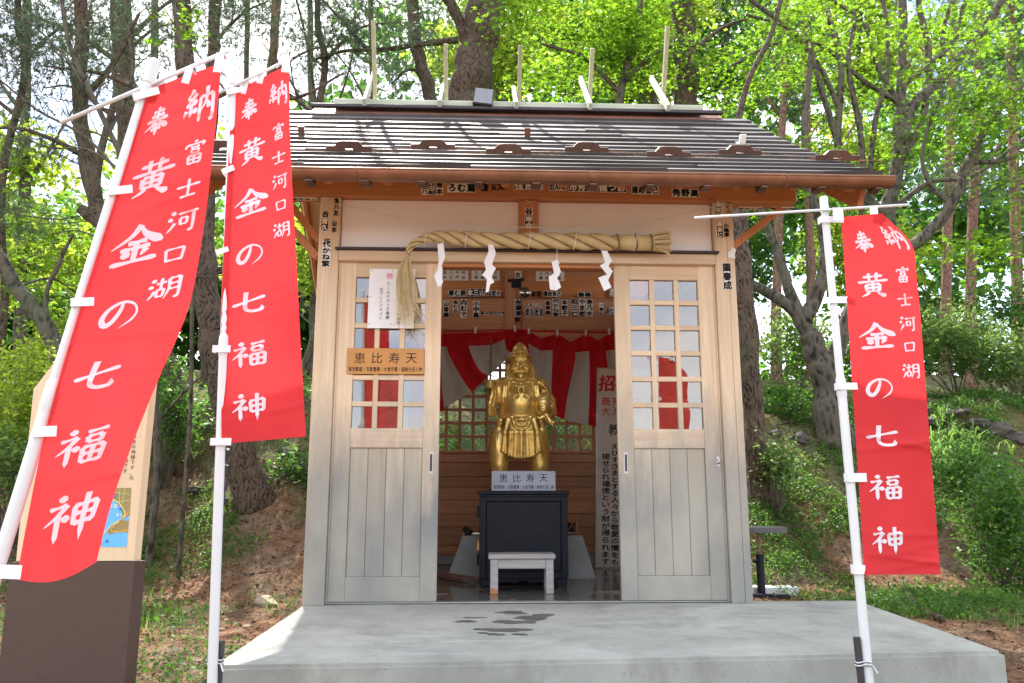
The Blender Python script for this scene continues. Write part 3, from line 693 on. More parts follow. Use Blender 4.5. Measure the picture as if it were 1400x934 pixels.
for a in ((625, 401, 24, 9, '原む辰', 0, 0), (651, 400, 25, 10, '本三山', 0, 1), (675, 401, 19, 8, '山宮小', 0, 0), (733, 402, 14, 9, '倉宮', 0, 2), (755, 402, 24, 8, '建政吾己', 0, 0), (799, 403, 18, 7, '鶴鵜', 0, 0), (838, 400, 10, 11, '辰', 0, 1),
          (610, 423, 8, 23, '山香織', 1, 0), (623, 419, 7, 17, '魚むら', 1, 0), (634, 422, 9, 26, '内むで', 1, 0), (651, 423, 9, 24, '小中島', 1, 0), (665, 427, 16, 7, '倉口田', 0, 0), (683, 427, 15, 7, '出ん寿', 0, 0),
          (708, 421, 9, 24, '合瀬澤', 1, 0), (708, 437, 8, 7, '彰', 1, 2), (729, 417, 24, 4, '正五八六', 0, 0), (724, 427, 11, 13, '東友', 0, 3), (737, 427, 11, 13, '松東', 0, 3), (749, 421, 7, 20, '豊穂鶴', 1, 0), (760, 421, 9, 25, '代かね繁', 1, 0), (772, 421, 9, 23, '本歌子', 1, 0), (785, 421, 9, 26, '和三仁', 1, 3),
          (796, 421, 9, 26, 'やま哲', 1, 0), (806, 421, 9, 24, '寿乃水', 1, 0), (822, 423, 6, 18, '一寿心', 1, 0), (836, 425, 14, 11, '辰七つ', 0, 0)):
    yy = YI if a[1] < 410 or 1 else YI
    if 700 < a[0] < 716: yy = YB-.0462
    else:
        z = PY(a[0], a[1], YB-.03)[2]; yy = YB-.0312 if z < 2.551 else YB-.0362
    sticker(a[0], a[1], a[2], a[3], a[4], bool(a[5]), yy, a[6])
for u, v, t in ((621, 373, ('三山本会', '本八千代', '大江戸会')), (664, 373, ('昭和五年', '九月吉日', '奉納一同')), (752, 374, ('江戸川会', '三代目政', '奉拝記念')), (708, 373, ('輝友',))):
    c = PY(u, v, YB); wd = .30 if len(t) > 1 else .07; m = MB().box((c[0]-wd/2, YB-.004 if len(t) > 1 else YB-.048, c[2]-.085), (c[0]+wd/2, YB-.0006 if len(t) > 1 else YB-.0456, c[2]+.085), .0003)
    for i, s_ in enumerate(t):
        if len(t) > 1: write(m, s_, (c[0], YB-.0046, c[2]+.052-.052*i), X, Z, .045, False, 1.45, .02, 1)
        else: write(m, s_, (c[0], YB-.0486, c[2]), X, Z, .07, True, 1.1, .03, 1)
    m.build('name_sticker', [M_GREYSTICK if 0 else M_STK, M_INK], shrine)

# amber name plate across the left door
a = PY(475, 476, .028); b = PY(579.5, 512, .028)
t_ = MB().box((a[0], .026, b[2]), (b[0], .0345, a[2]), .002)
cx_, wd, hh = (a[0]+b[0])/2, b[0]-a[0], a[2]-b[2]
write(t_, '恵比寿天', (cx_, .0253, a[2]-hh*.38), X, Z, .086, pitch=1.34, off=.006)
write(t_, '商売繁盛・五穀豊穣・大漁守護・福徳を招く神', (cx_, .0253, b[2]+hh*.19), X, Z, wd*.95/21/.98, pitch=.98, off=.014, sy=1.5)
for sx in (-1, 1):
    for sz in (-1, 1): c = Vector((cx_+sx*(wd/2-.018), .026, (a[2]+b[2])/2+sz*(hh/2-.012))); t_.tube([c, c-Y_*.003], .0035, 8, 2)
t_.build('name_plate', [M_ORANGE, M_INK, M_STEEL], label='amber wooden name plate with black characters fixed across the panes of the left door', cat='sign')
# paper notice pinned on the same door
a = PY(505.5, 367.5, .02); b = PY(566, 449, .02)
m = MB(); nx_, nz_ = 8, 10
for j in range(nz_+1):
    for i in range(nx_+1):
        xx = a[0]+(b[0]-a[0])*i/nx_+.004*(j/nz_)*-1; z_ = a[2]+(b[2]-a[2])*j/nz_; m.v.append((xx, .022-.003*math.sin(i*1.1+j*.5), z_))
for j in range(nz_):
    for i in range(nx_): k = j*(nx_+1)+i; m.f.append((k, k+nx_+1, k+nx_+2, k+1)); m.m.append(0)
wd = b[0]-a[0]
write(m, '祝', (a[0]+wd*.44, .0165, a[2]-.05), X, Z, .05, off=.012, mi=2)
write(m, 'ワールドカップ優勝', (a[0]+wd*.42, .0165, a[2]-.225), X, Z, .0285, True, 1.02, .006, 1)
write(m, 'なでしこジャパン', (a[0]+wd*.27, .0165, a[2]-.245), X, Z, .0285, True, 1.02, .006, 1)
write(m, '七福神', (a[0]+wd*.66, .0165, b[2]+.065), X, Z, .0285, True, 1.02, .008, 1)
for u, v in ((.05, .03), (.5, .03), (.94, .03), (.03, .47), (.93, .48), (.03, .93), (.5, .93), (.93, .93)): c = Vector((a[0]+wd*u, .0195, a[2]+(b[2]-a[2])*v)); m.tube([c, c-Y_*.006], [.0045, .003], 8, 3)
m.build('paper_notice', [M_PAPER, M_INK, M_PINK, M_STRAW], label='white paper notice with pink heading pinned over the upper panes of the left door', cat='notice')

# ================================================================= straw rope with paper streamers
RYp = -.12
axis = [PY(u, v, RYp) for u, v in ((557, 347), (563, 336), (575, 328), (592, 324), (620, 325), (660, 328), (700, 329), (740, 329.5), (780, 330), (820, 331), (845, 332))]
def cr_spline(P, n):
    P = [np.array(p, float) for p in P]; P = [2*P[0]-P[1]]+P+[2*P[-1]-P[-2]]; out = []
    for i in range(1, len(P)-2):
        for k in range(n):
            t = k/n; out.append(.5*((2*P[i])+(-P[i-1]+P[i+1])*t+(2*P[i-1]-5*P[i]+4*P[i+1]-P[i+2])*t*t+(-P[i-1]+3*P[i]-3*P[i+1]+P[i+2])*t**3))
    out.append(P[-2]); return out
ax_ = cr_spline(axis, 22); cum = [0]
for i in range(1, len(ax_)): cum.append(cum[-1]+float(np.linalg.norm(ax_[i]-ax_[i-1])))
tot = cum[-1]
rope = empty('straw_rope', tuple(PY(730, 330, RYp)), 'thick twisted straw rope hung across the front above the doors', 'rope')
def rr_(s): return float(np.interp(s/tot, [0, .06, .14, .24, .6, .85, 1], [.018, .024, .036, .050, .056, .058, .056]))
rl = tuple(rope.location)
for k in range(3):
    pts = []; rad = []; phase = 0
    for i, p in enumerate(ax_):
        s_ = cum[i]; R0 = rr_(s_); pitch_ = .17+.28*min(1, s_/tot*2.2)
        phase += 0 if i == 0 else 2*math.pi*(cum[i]-cum[i-1])/pitch_
        t = ax_[min(i+1, len(ax_)-1)]-ax_[max(i-1, 0)]; t /= np.linalg.norm(t); n1 = np.array([0, -1, 0.]); n2 = np.cross(t, n1); n2 /= np.linalg.norm(n2)
        a = phase+2*math.pi*k/3; pts.append(p+(n1*math.cos(a)+n2*math.sin(a))*R0*.50); rad.append(R0*.545)
    o = MB().tube(pts, rad, 12).build('rope_strand', M_STRAW, rope, smooth=True, loc=(0, 0, 0)); o.location = (-rl[0], -rl[1], -rl[2])
for k in range(3):
    pts = []; phase = 0
    for i, p in enumerate(ax_):
        s_ = cum[i]; R0 = rr_(s_); pitch_ = .17+.28*min(1, s_/tot*2.2); phase += 0 if i == 0 else 2*math.pi*(cum[i]-cum[i-1])/pitch_
        t = ax_[min(i+1, len(ax_)-1)]-ax_[max(i-1, 0)]; t /= np.linalg.norm(t); n1 = np.array([0, -1, 0.]); n2 = np.cross(t, n1); n2 /= np.linalg.norm(n2)
        a = phase+2*math.pi*(k+.5)/3; pts.append(p+(n1*math.cos(a)+n2*math.sin(a))*R0*.70)
    addchild(MB().tube(pts, .0038, 5), 'crease_shade_twine', M_GREYSTICK, rope)  # dark twine lines set in the strand grooves to stand in for crease shade
# bound end and brush
e0 = np.array(PY(838, 331.5, RYp)); e1 = np.array(PY(893, 332, RYp)); e2 = np.array(PY(915, 331.5, RYp))
m = MB().tube([e0, e0*.5+e1*.5, e1], [.050, .056, .054], 20); addchild(m, 'bound_end', M_STRAW, rope, True)
m = MB()
for i in range(150):
    a = random.uniform(0, 6.28); r0 = .054*math.sqrt(random.random()); r1 = r0*1.35+random.uniform(0, .012)
    dv = np.array([0, math.cos(a), math.sin(a)]); p0 = e1+dv*r0-np.array([.03, 0, 0]); p1 = e2+dv*r1+np.array([random.uniform(-.012, .01), 0, 0]); m.tube([p0, (p0+p1)/2+dv*.004, p1], [.0034, .0034, .0022], 4)
for dz in (.05, .075): m.tube([e1+np.array([.0, -.05, -.03]), e1+np.array([.03, -.06, -.06]), e1+np.array([.05+dz, -.06, -.05-dz])], .003, 4)
addchild(m, 'straw_brush', M_STRAW, rope)
m = MB()
for u in (843, 868, 889):
    c = np.array(PY(u, 331.8, RYp))
    for q_ in range(2): m.tube([c+np.array([.006*q_+.004*math.sin(a*2), math.cos(a)*.0585, math.sin(a)*.0585]) for a in np.linspace(0, 6.283, 17)], .0035, 5, cap=False)
addchild(m, 'straw_binding', M_GREYSTICK, rope)
for u, v in ((583, 326), (638, 327), (724, 329), (786, 330), (868, 331)):
    c = np.array(PY(u, v, RYp)); s_ = np.interp(u, [557, 620, 900], [.035, .057, .06])
    m = MB(); m.tube([c+np.array([.01*math.sin(a), math.cos(a)*s_, math.sin(a)*s_]) for a in np.linspace(0, 6.283, 17)], .0032, 5, cap=False)
    top = np.array([c[0], RYp, float(np.interp(u, [449, 580, 724, 820, 983], [PY(449, 276, RYp)[2], PY(580, 303, RYp)[2], PY(720, 311, RYp)[2], PY(820, 312, RYp)[2], PY(983, 283, RYp)[2]]))])
    m.tube([c+np.array([0, 0, s_]), top], .0022, 4)
    for sx in (-1, 1): m.tube([top, top+np.array([sx*.03, -.01, .012]), top+np.array([sx*.055, -.01, -.002+.012*sx])], .0018, 4)
    addchild(m, 'tie_string', M_CORD, rope)
m = MB().tube(cr_spline([PY(449, 276, -.03), PY(500, 288, RYp+.02), PY(580, 303.5, RYp), PY(650, 309, RYp), PY(724, 311, RYp), PY(820, 312, RYp), PY(880, 304, RYp), PY(983, 281, -.03)], 8), .0027, 5)
for u, v in ((449, 276), (985, 279), (723, 277)):
    c = np.array(PY(u, v, -.03))
    for a in (.4, 2.2, 3.8, 5.3): m.tube([c, c+np.array([math.cos(a)*.03, -.01, math.sin(a)*.02]), c+np.array([math.cos(a)*.055, -.01, math.sin(a)*.03-.012])], .002, 4)
    m.tube([c+np.array([0, .04, .02]), c+np.array([0, 0, .0])], .003, 5)
addchild(m, 'hanging_cord', M_CORD, rope)
# tassel
m = MB(); t0 = np.array(PY(557, 350, RYp))
for i in range(230):
    a = random.uniform(0, 6.28); q_ = math.sqrt(random.random()); dv = np.array([math.cos(a), math.sin(a)*.8, 0]); Ln = random.uniform(.30, .50)
    p = [t0+dv*.012*q_, t0+dv*(.052*q_)+np.array([-.012, 0, -.10]), t0+dv*(.072*q_)+np.array([-.008+.01*q_, 0, -.24]), t0+dv*.066*q_+np.array([random.uniform(-.02, .045), random.uniform(-.02, .02), -Ln])]
    p = [np.array(x) for x in p]; m.tube(cr_spline(p, 2), [.0014, .0015, .0015, .0014, .0012, .0009, .0006], 3, cap=False)
for i in range(45):
    p0 = t0+np.array([random.uniform(-.03, .04), random.uniform(-.03, 0), -random.uniform(.25, .42)]); q_ = p0+np.array([random.uniform(-.07, .12), random.uniform(-.04, 0), -random.uniform(.05, .16)])
    m.tube([p0, (p0+q_)/2+np.array([random.uniform(-.02, .02), 0, 0]), q_], .0009, 3, cap=False)
addchild(m, 'straw_tassel', M_STRAW, rope)
# zigzag paper streamers
def shide(u, segs, label, y=RYp-.03, thin_=False):
    m = MB(); t = 1
    for i, quad in enumerate(segs):
        P = [PY(a, b, y-.008*((i+k) % 2)-.004*i) for k, (a, b) in zip((0, 0, 1, 1), quad)]
        m.add(P, [(0, 1, 2, 3)])
    p = PY(segs[0][0][0], segs[0][0][1], y); m.tube([p, p+np.array([.004, .03, .05])], .0018, 4)
    g0 = m.build('paper_streamer', M_PAPER, label=label, cat='paper streamer', group='zigzag paper streamers hanging from the straw rope')
    md = g0.modifiers.new('thick', 'SOLIDIFY'); md.thickness = .0015
shide(598, [[(598, 334), (606, 332), (609, 352), (600, 357)], [(600, 354), (609, 350), (600, 374), (598, 372)], [(593, 378), (600, 366), (605, 365), (604, 392)], [(594, 378), (602, 372), (606, 386), (599, 393)]], 'leftmost curled zigzag paper streamer hanging over the left door edge')
shide(668, [[(667, 332), (673, 333), (678, 345), (668, 345)], [(669, 342), (678, 346), (672, 364), (661, 360)], [(662, 358), (670, 358), (678, 368), (667, 381)], [(668, 363), (678, 366), (670, 383), (659, 377)], [(661, 376), (669, 374), (676, 386), (670, 389)], [(666, 380), (672, 381), (668, 399), (664, 400)]], 'second zigzag paper streamer from the left ending in a narrow point')
shide(760, [[(761, 355), (765, 359), (763, 364), (754, 359)], [(754, 358), (762, 357), (767, 372), (758, 376)], [(757, 374), (767, 373), (762, 380), (750, 379)], [(750, 378), (760, 377), (759, 397), (752, 396)], [(758, 376), (764, 384), (767, 393), (759, 398)]], 'third zigzag paper streamer from the left hanging on a long thread with a split tail')
p = PY(762, 357, RYp-.03); MB_ = MB().tube([p, PY(761, 334, RYp-.02)], .0016, 4); addchild(MB_, 'tie_string', M_CORD, rope)
shide(828, [[(822, 343), (830, 343), (837, 357), (828, 361)], [(828, 358), (837, 356), (829, 368), (820, 364)], [(820, 363), (828, 360), (838, 371), (831, 377)], [(829, 376), (838, 370), (829, 388), (818, 380)], [(818, 380), (828, 376), (836, 393), (826, 398)]], 'rightmost zigzag paper streamer hanging beside the right door')

# ================================================================= curtain, lamp, boards inside
CY_ = YB-.10
def curtain(cols, stripes, name_):
    """cols: photo polylines top..hem; stripes: (u0,u1) white ranges below the red band"""
    NU, NV = 104, 34; K = len(cols); cs = []
    for c in cols:
        p = cr_spline([(a, b, 0) for a, b in c], 12); p = np.array(p)[:, :2]
        s_ = np.linspace(0, len(p)-1, NV+1); cs.append(np.array([[np.interp(t, range(len(p)), p[:, 0]), np.interp(t, range(len(p)), p[:, 1])] for t in s_]))
    cs = np.array(cs); V = []; F_ = []; mi = []
    for i in range(NU+1):
        t = i/NU*(K-1)
        for j in range(NV+1):
            uu = np.interp(t, range(K), cs[:, j, 0]); v2 = np.interp(t, range(K), cs[:, j, 1])
            fold = .016*math.sin(i*.55+j*.05)+.012*math.sin(i*.21+j*.16+1)+.006*math.sin(j*.6+i*.9)
            V.append(PY(uu, v2, CY_+fold*min(1, j/6+.2)))
    for i in range(NU):
        for j in range(NV):
            k = i*(NV+1)+j; F_.append((k, k+NV+1, k+NV+2, k+1)); s_ = (i+.5)/NU
            mi.append(1 if j >= NV*.26 and any(a <= s_ < b for a, b in stripes) else 0)
    o = np_mesh(name_, np.array(V), np.array(F_), [M_MAKR, M_MAKW], curt, smooth=True, mi=mi); return o
curt = empty('curtain', (0, 0, 0), 'red and white striped curtain pegged along the back wall and gathered at the middle', 'curtain')
curtain([[(470, 458), (470, 486), (468, 540), (466, 590)], [(532, 457), (531, 485), (529, 540), (526, 588)], [(590, 456), (590, 484), (586, 540), (584, 584)], [(600, 456), (601, 480), (602, 530), (604, 560)], [(612, 456), (612, 480), (630, 515), (645, 536)], [(640, 455), (642, 478), (655, 505), (668, 514)], [(670, 454), (672, 476), (678, 492), (690, 494)], [(694, 452), (692, 466), (695, 478), (704, 482)], [(704, 452), (705, 458), (706, 466), (708, 474)]], [(.11, .19), (.385, .5), (.625, .865)], 'cloth_panel')
curtain([[(703, 452), (704, 458), (706, 470), (708, 484)], [(722, 452), (722, 475), (728, 520), (730, 545)], [(740, 463), (738, 485), (742, 530), (748, 556)], [(762, 456), (760, 486), (757, 530), (755, 566)], [(780, 468), (786, 488), (775, 540), (770, 574)], [(802, 456), (804, 488), (804, 540), (802, 581)], [(817, 466), (822, 488), (824, 540), (826, 586)], [(834, 456), (838, 486), (845, 540), (848, 590)], [(852, 456), (856, 486), (862, 540), (866, 590)], [(905, 457), (906, 486), (910, 540), (914, 592)], [(955, 457), (956, 486), (960, 540), (964, 594)]], [(.104, .28), (.4, .508), (.64, .744), (.88, .95)], 'cloth_panel')
m = MB(); cp = cr_spline([PY(585, 454, CY_-.02), PY(640, 453, CY_-.02), PY(703, 451, CY_-.03), PY(760, 454, CY_-.02), PY(866, 455, CY_-.02)], 10); m.tube(cp, .007, 6); m.build('curtain_cord', M_MAKR, curt)
for u, v in ((650, 451), (704, 449), (723, 452), (762, 455), (801, 455), (833, 453)):
    c = PY(u, v, CY_-.035); MB().box((c[0]-.011, c[1]-.008, c[2]-.035), (c[0]+.011, c[1]+.02, c[2]+.030), .002).build('curtain_peg', M_CORD, curt)
lamp = empty('clip_lamp', tuple(PY(716, 400, YB-.35)), 'round silver clip lamp on a black bracket high above the statue', 'lamp')
lc = np.array(PY(718, 400, YB-.35)); dv = np.array([.02, -1, -.08]); dv /= np.linalg.norm(dv)
prof = [(-.05, .015), (-.04, .035), (-.015, .052), (0, .055), (0, .050), (-.02, .040), (-.03, .012)]
m = MB().tube([lc+dv*a for a, b in prof], [b for a, b in prof], 24); addchild(m, 'reflector', M_CHROME, lamp, True)
m = MB().tube([lc-dv*.03, lc-dv*.002], [.02, .018], 14); addchild(m, 'bulb', M_PAPER, lamp, True)
c = np.array(PY(706, 388, YB-.2)); m = MB().box(c-np.array([.05, .04, .035]), c+np.array([.05, .04, .035]), .006).bar(c-np.array([.09, 0, -.03]), c+np.array([.08, 0, .045]), .02, .03).bar(c, lc-dv*.05, .02, .02).bar(lc-dv*.06, lc-dv*.03, .05, .05, .01); addchild(m, 'bracket', M_BLACK, lamp)
m = MB().tube([PY(712, 405, YB-.05), PY(713, 440, YB-.05), PY(712, 462, YB-.05)], .004, 5); addchild(m, 'cable', M_BLACK, lamp)
# standing text board at right
bd = empty('text_board', tuple(PZ(830, 771, .0)), 'tall narrow white board with red and black brush writing leaning inside at right', 'sign')
YT0, YT1 = 2.48, 2.62
bl0, bl1 = PY(815.5, 772, YT0), PY(817.5, 504, YT1); wdb = .62
m = MB(); T = Vector((bl1[0], YT1, bl1[2])); B = Vector((bl0[0], YT0, .015)); upv = (T-B).normalized(); nb = X.cross(upv)
def bp(x, z): return B+X*x+upv*z
HB = (T-B).length
m.prism([bp(0, 0), bp(wdb, 0), bp(wdb, HB), bp(0, HB)], -nb*.02, 0)
for (a, b, c, d) in ((-.012, 0, 0, HB), (wdb, 0, wdb+.012, HB), (-.012, -.014, wdb+.012, 0), (-.012, HB, wdb+.012, HB+.01)): m.prism([bp(a, b)+nb*.003, bp(c, b)+nb*.003, bp(c, d)+nb*.003, bp(a, d)+nb*.003], -nb*.028, 2)
def wb(text, x, z, size, **k):
    write(m, text, bp(x, z)+nb*.0015, X, upv, size, **k)
sc_ = HB/267.0
wb('招福', .175, HB-.15, .185, off=.04, mi=3, pitch=.92, slant=.1); wb('商売繁盛', .24, HB-.335, .10, off=.02, mi=3, pitch=1.05); wb('大漁守護', .24, HB-.435, .10, off=.01, mi=3, pitch=1.05)
wb('教え', .16, HB-.72, .115, vertical=True, off=.01, pitch=1.5) if 0 else wb('教', .165, HB-.62, .125, off=.012)
wb('えびすさまとする人々から敬愛の情をもつて', .175, HB-1.40, .0645, vertical=True, off=.03, pitch=1.0, sx=1.35)
wb('接せられ福徳という財が得られます。', .085, HB-1.415, .0665, vertical=True, off=.03, pitch=1.0, sx=1.35)
wb('人は真心をもつて笑顔で接し合うこと', .265, HB-1.38, .0665, vertical=True, off=.03, pitch=1.0, sx=1.3)
addchild(m, 'board_panel', [M_STK if 0 else plain('cream_board', (.66, .62, .52), .6, var=.1, bmp=0), M_INK, M_STEEL, M_RINK], bd)

# ================================================================= black cabinet, pedestal, stool and small things
cab = empty('black_cabinet', (.04, 1.2, 0), 'black painted metal cabinet with a recessed door under the golden statue', 'cabinet')
x0, x1, y0, y1, z0, z1 = -.298, .380, .955, 1.50, .06, .715
m = MB(); f = .05
m.box((x0, y0+.03, z0), (x1, y1, z1-.02), .004)
for a, b, c, d in ((x0, z0, x0+f, z1-.03), (x1-f, z0, x1, z1-.03), (x0+f, z0, x1-f, z0+f), (x0+f, z1-.03-f, x1-f, z1-.03)): m.box((a, y0+.006, b), (c, y0+.031, d), .003)
addchild(m, 'cabinet_body', M_BLACK, cab)
m = MB().box((x0+f+.004, y0+.016, z0+f+.004), (x1-f-.004, y0+.029, z1-.084), .003)
for u, v in ((.12, .1), (.5, .1), (.88, .1), (.08, .3), (.92, .3), (.08, .55), (.92, .55)):
    c = Vector((x0+f+(x1-x0-2*f)*u, y0+.016, z1-.09-(z1-z0-.15)*v)); m.tube([c, c-Y_*.004], [.006, .004], 8)
addchild(m, 'cabinet_door', M_BLACK, cab)
m = MB().box((x0-.012, y0-.008, z1-.028), (x1+.012, y1, z1), .005).box((x0-.004, y0-.002, z1-.045), (x1+.004, y0+.03, z1-.0285), .003); addchild(m, 'cabinet_top', M_BLACK, cab)
for x in (x0+.01, x1-.09):
    m = MB().box((x, y0+.01, .004), (x+.08, y0+.09, z0-.001), .006); addchild(m, 'foot', M_BLACK, cab)
pts = []
for i in range(41):
    t = i/40; z = .022+.016*abs(math.sin(t*math.pi*4))+.012*math.cos(t*math.pi*8)+.012*(abs(t-.5) < .08); pts.append((x0+.09+(x1-x0-.18)*t, y0+.016, z))
m = MB().prism([(x0+.09, y0+.016, z0)]+pts+[(x1-.09, y0+.016, z0)], (0, .02, 0)); addchild(m, 'carved_skirt', M_BLACK, cab)
for z in (.20, .56): m = MB().box((x0-.016, y0+.012, z-.04), (x0-.001, y0+.04, z+.04), .003).tube([(x0-.012, y0+.01, z-.045), (x0-.012, y0+.01, z+.045)], .007, 8); addchild(m, 'hinge', M_BLACK, cab)
m = MB().box((x0-.02, y0+.0, .27), (x0-.002, y0+.012, .33), .003).tube([(x0-.011, y0+.004, .33), (x0-.011, y0+.004, .345)], .006, 8); addchild(m, 'padlock', M_ORANGE, cab)
pA = PZ(610, 793, 0); pB = PZ(817, 793, 0); tA, tB = PY(632, 733, pA[1]+.03), PY(797, 733, pA[1]+.03)
m = MB(); yb, yt = pA[1], pA[1]+.04; zt = tA[2]; ybk = 2.15
P = [(pA[0], yb, .001), (pB[0], yb, .001), (pB[0], ybk, .001), (pA[0], ybk, .001), (tA[0], yt, zt), (tB[0], yt, zt), (tB[0], ybk-.04, zt), (tA[0], ybk-.04, zt)]
m.add(P, [(3, 2, 1, 0), (4, 5, 6, 7), (0, 1, 5, 4), (1, 2, 6, 5), (2, 3, 7, 6), (3, 0, 4, 7)])
o = m.build('concrete_pedestal', M_CONC2, label='grey concrete pedestal with sloping sides behind the black cabinet', cat='pedestal')
bv = o.modifiers.new('edge', 'BEVEL'); bv.width = .008; bv.segments = 2
st = empty('stool', tuple(PZ(715, 813, 0)), 'small whitewashed wooden stool with chipped left leg before the black cabinet', 'stool')
sx0, sx1, sy0, sy1, sz = -.235, .242, .50, .70, .275
m = MB().box((sx0, sy0-.012, sz-.035), (sx1, sy1+.012, sz), .007); addchild(m, 'seat', M_STOOL, st)
for i, (xa, ya) in enumerate(((sx0+.015, sy0), (sx1-.07, sy0), (sx0+.015, sy1-.05), (sx1-.07, sy1-.05))):
    m = MB().box((xa, ya, .0045), (xa+.055, ya+.05, sz-.036), .004, 0)
    if i == 0: m.prism([(xa+.001, ya-.0012, .006), (xa+.054, ya-.0012, .006), (xa+.054, ya-.0012, .03), (xa+.035, ya-.0012, .034), (xa+.02, ya-.0012, .05), (xa+.001, ya-.0012, .032)], (0, -.0006, 0), 1)
    addchild(m, 'leg', [M_STOOL, M_BEAMZ], st)
m = MB().box((sx0+.07, sy0+.008, sz-.10), (sx1-.07, sy0+.03, sz-.036), .003); addchild(m, 'apron', M_STOOL, st)
# plate leaning at the statue's feet
a = PY(672, 644, .985); b = PY(759.5, 669, .985)
m = MB().box((a[0], .975, .7155), (b[0], .983, a[2]), .002); cx_ = (a[0]+b[0])/2; hh = a[2]-.7155
write(m, '恵比寿天', (cx_, .9742, a[2]-hh*.36), X, Z, .073, pitch=1.42, off=.006); write(m, '商売繁盛・五穀豊穣・大漁守護・福徳を招く神', (cx_, .9742, .7155+hh*.19), X, Z, (b[0]-a[0])*.94/21, pitch=1.0, off=.012, sy=1.5)
m.build('name_plate', [M_PLATE, M_INK], label='blue grey name plate standing on the black cabinet at the statue\'s feet', cat='sign')
def rock(name, c, s, seed, mat_, label, cat='rock', group=None, flat=.7, sub=3, amp=.3):
    bmx = bmesh.new(); bmesh.ops.create_icosphere(bmx, subdivisions=sub, radius=1); q = random.Random(seed)
    ks = [(Vector((q.uniform(-1, 1), q.uniform(-1, 1), q.uniform(-1, 1))).normalized(), q.uniform(.35, .85)) for _ in range(16)]
    ph = [q.uniform(0, 6) for _ in range(6)]
    for v in bmx.verts:
        p = v.co.normalized()
        for d_, h_ in ks:
            t = p.dot(d_)
            if t > h_: p -= d_*(t-h_)*.9
        n_ = amp*.25*(math.sin(5*p.x+ph[0])*math.sin(4*p.y+ph[1])+.5*math.sin(11*p.z+ph[2]+4*p.x)+.3*math.sin(19*p.y+ph[3]))
        p *= 1+n_; v.co = Vector((p.x*s[0], p.y*s[1], p.z*s[2]))
    bmesh.ops.rotate(bmx, verts=bmx.verts, matrix=Matrix.Rotation(q.uniform(-.3, .3), 3, 'Z'))
    me = bpy.data.meshes.new(name); bmx.to_mesh(me); bmx.free(); me.materials.append(mat_)
    o = bpy.data.objects.new(name, me); COL.objects.link(o); o.location = c; tag(o, label, cat, group); smooth_by_angle(o, 35); return o
c = PY(640, 728, 1.6); rock('stone', (c[0], 1.62, zt+.035), (.062, .06, .05), 5, M_DROCK, 'small black stone lying on the concrete pedestal left of the cabinet', 'stone')
a = PZ(590, 782, .03); b = PZ(655, 795, .02); MB().bar((a[0]-.15, a[1]+.02, .05), (b[0], b[1]-.02, .035), .035, .03).bar((a[0]-.15, a[1]+.1, .022), (b[0]-.1, b[1]+.05, .022), .05, .03).build('floor_stick', M_GREYSTICK, label='dark wooden stick lying on the floor left of the black cabinet', cat='stick')
c = PY(781, 720, 1.75); m = MB(); hx, hz = .045, .075; c = np.array([c[0]+.0, 1.75, c[2]])
for sx in (-1, 1):
    for sy in (-1, 1): m.box((c[0]+sx*hx-.007, c[1]+sy*hx-.007, zt+.002), (c[0]+sx*hx+.007, c[1]+sy*hx+.007, zt+.16), .002)
for zq in (zt+.007, zt+.15): m.box((c[0]-hx-.012, c[1]-hx-.012, zq), (c[0]+hx+.012, c[1]+hx+.012, zq+.014), .002)
m.bar((c[0]-hx, c[1]-hx, zt+.02), (c[0]+hx, c[1]-hx, zt+.145), .008, .008).bar((c[0]+hx, c[1]-hx, zt+.02), (c[0]-hx, c[1]-hx, zt+.145), .008, .008).box((c[0]-.03, c[1]-.03, zt+.021), (c[0]+.03, c[1]+.03, zt+.10), .004, 1)
m.build('small_lantern', [M_BEAMZ, M_BLACK], label='little open wooden lantern box with crossed bars right of the black cabinet', cat='lantern')
# floodlight on the ridge
c = np.array(PY(661, 133, RY-.16)); fl = empty('floodlight', tuple(c), 'square grey floodlight standing on the roof ridge', 'floodlight')
Mx = Matrix.Translation(Vector(c)) @ Matrix.Rotation(R(6), 4, 'Y') @ Matrix.Rotation(R(-12), 4, 'X')
hs = .088; m = MB().box((-hs, -.015, -hs), (hs, .03, hs), .006, 0, Mx); addchild(m, 'housing', M_DARK, fl)
m = MB().box((-hs+.009, -.02, -hs+.009), (hs-.009, -.0152, hs-.009), .002, 0, Mx); addchild(m, 'lens', plain('lamp_lens', (.20, .20, .23), .15, .2, bmp=0), fl)
m = MB().bar(c+np.array([-.02, .04, -.10]), c+np.array([-.02, .03, .02]), .03, .02); addchild(m, 'bracket', M_DARK, fl)
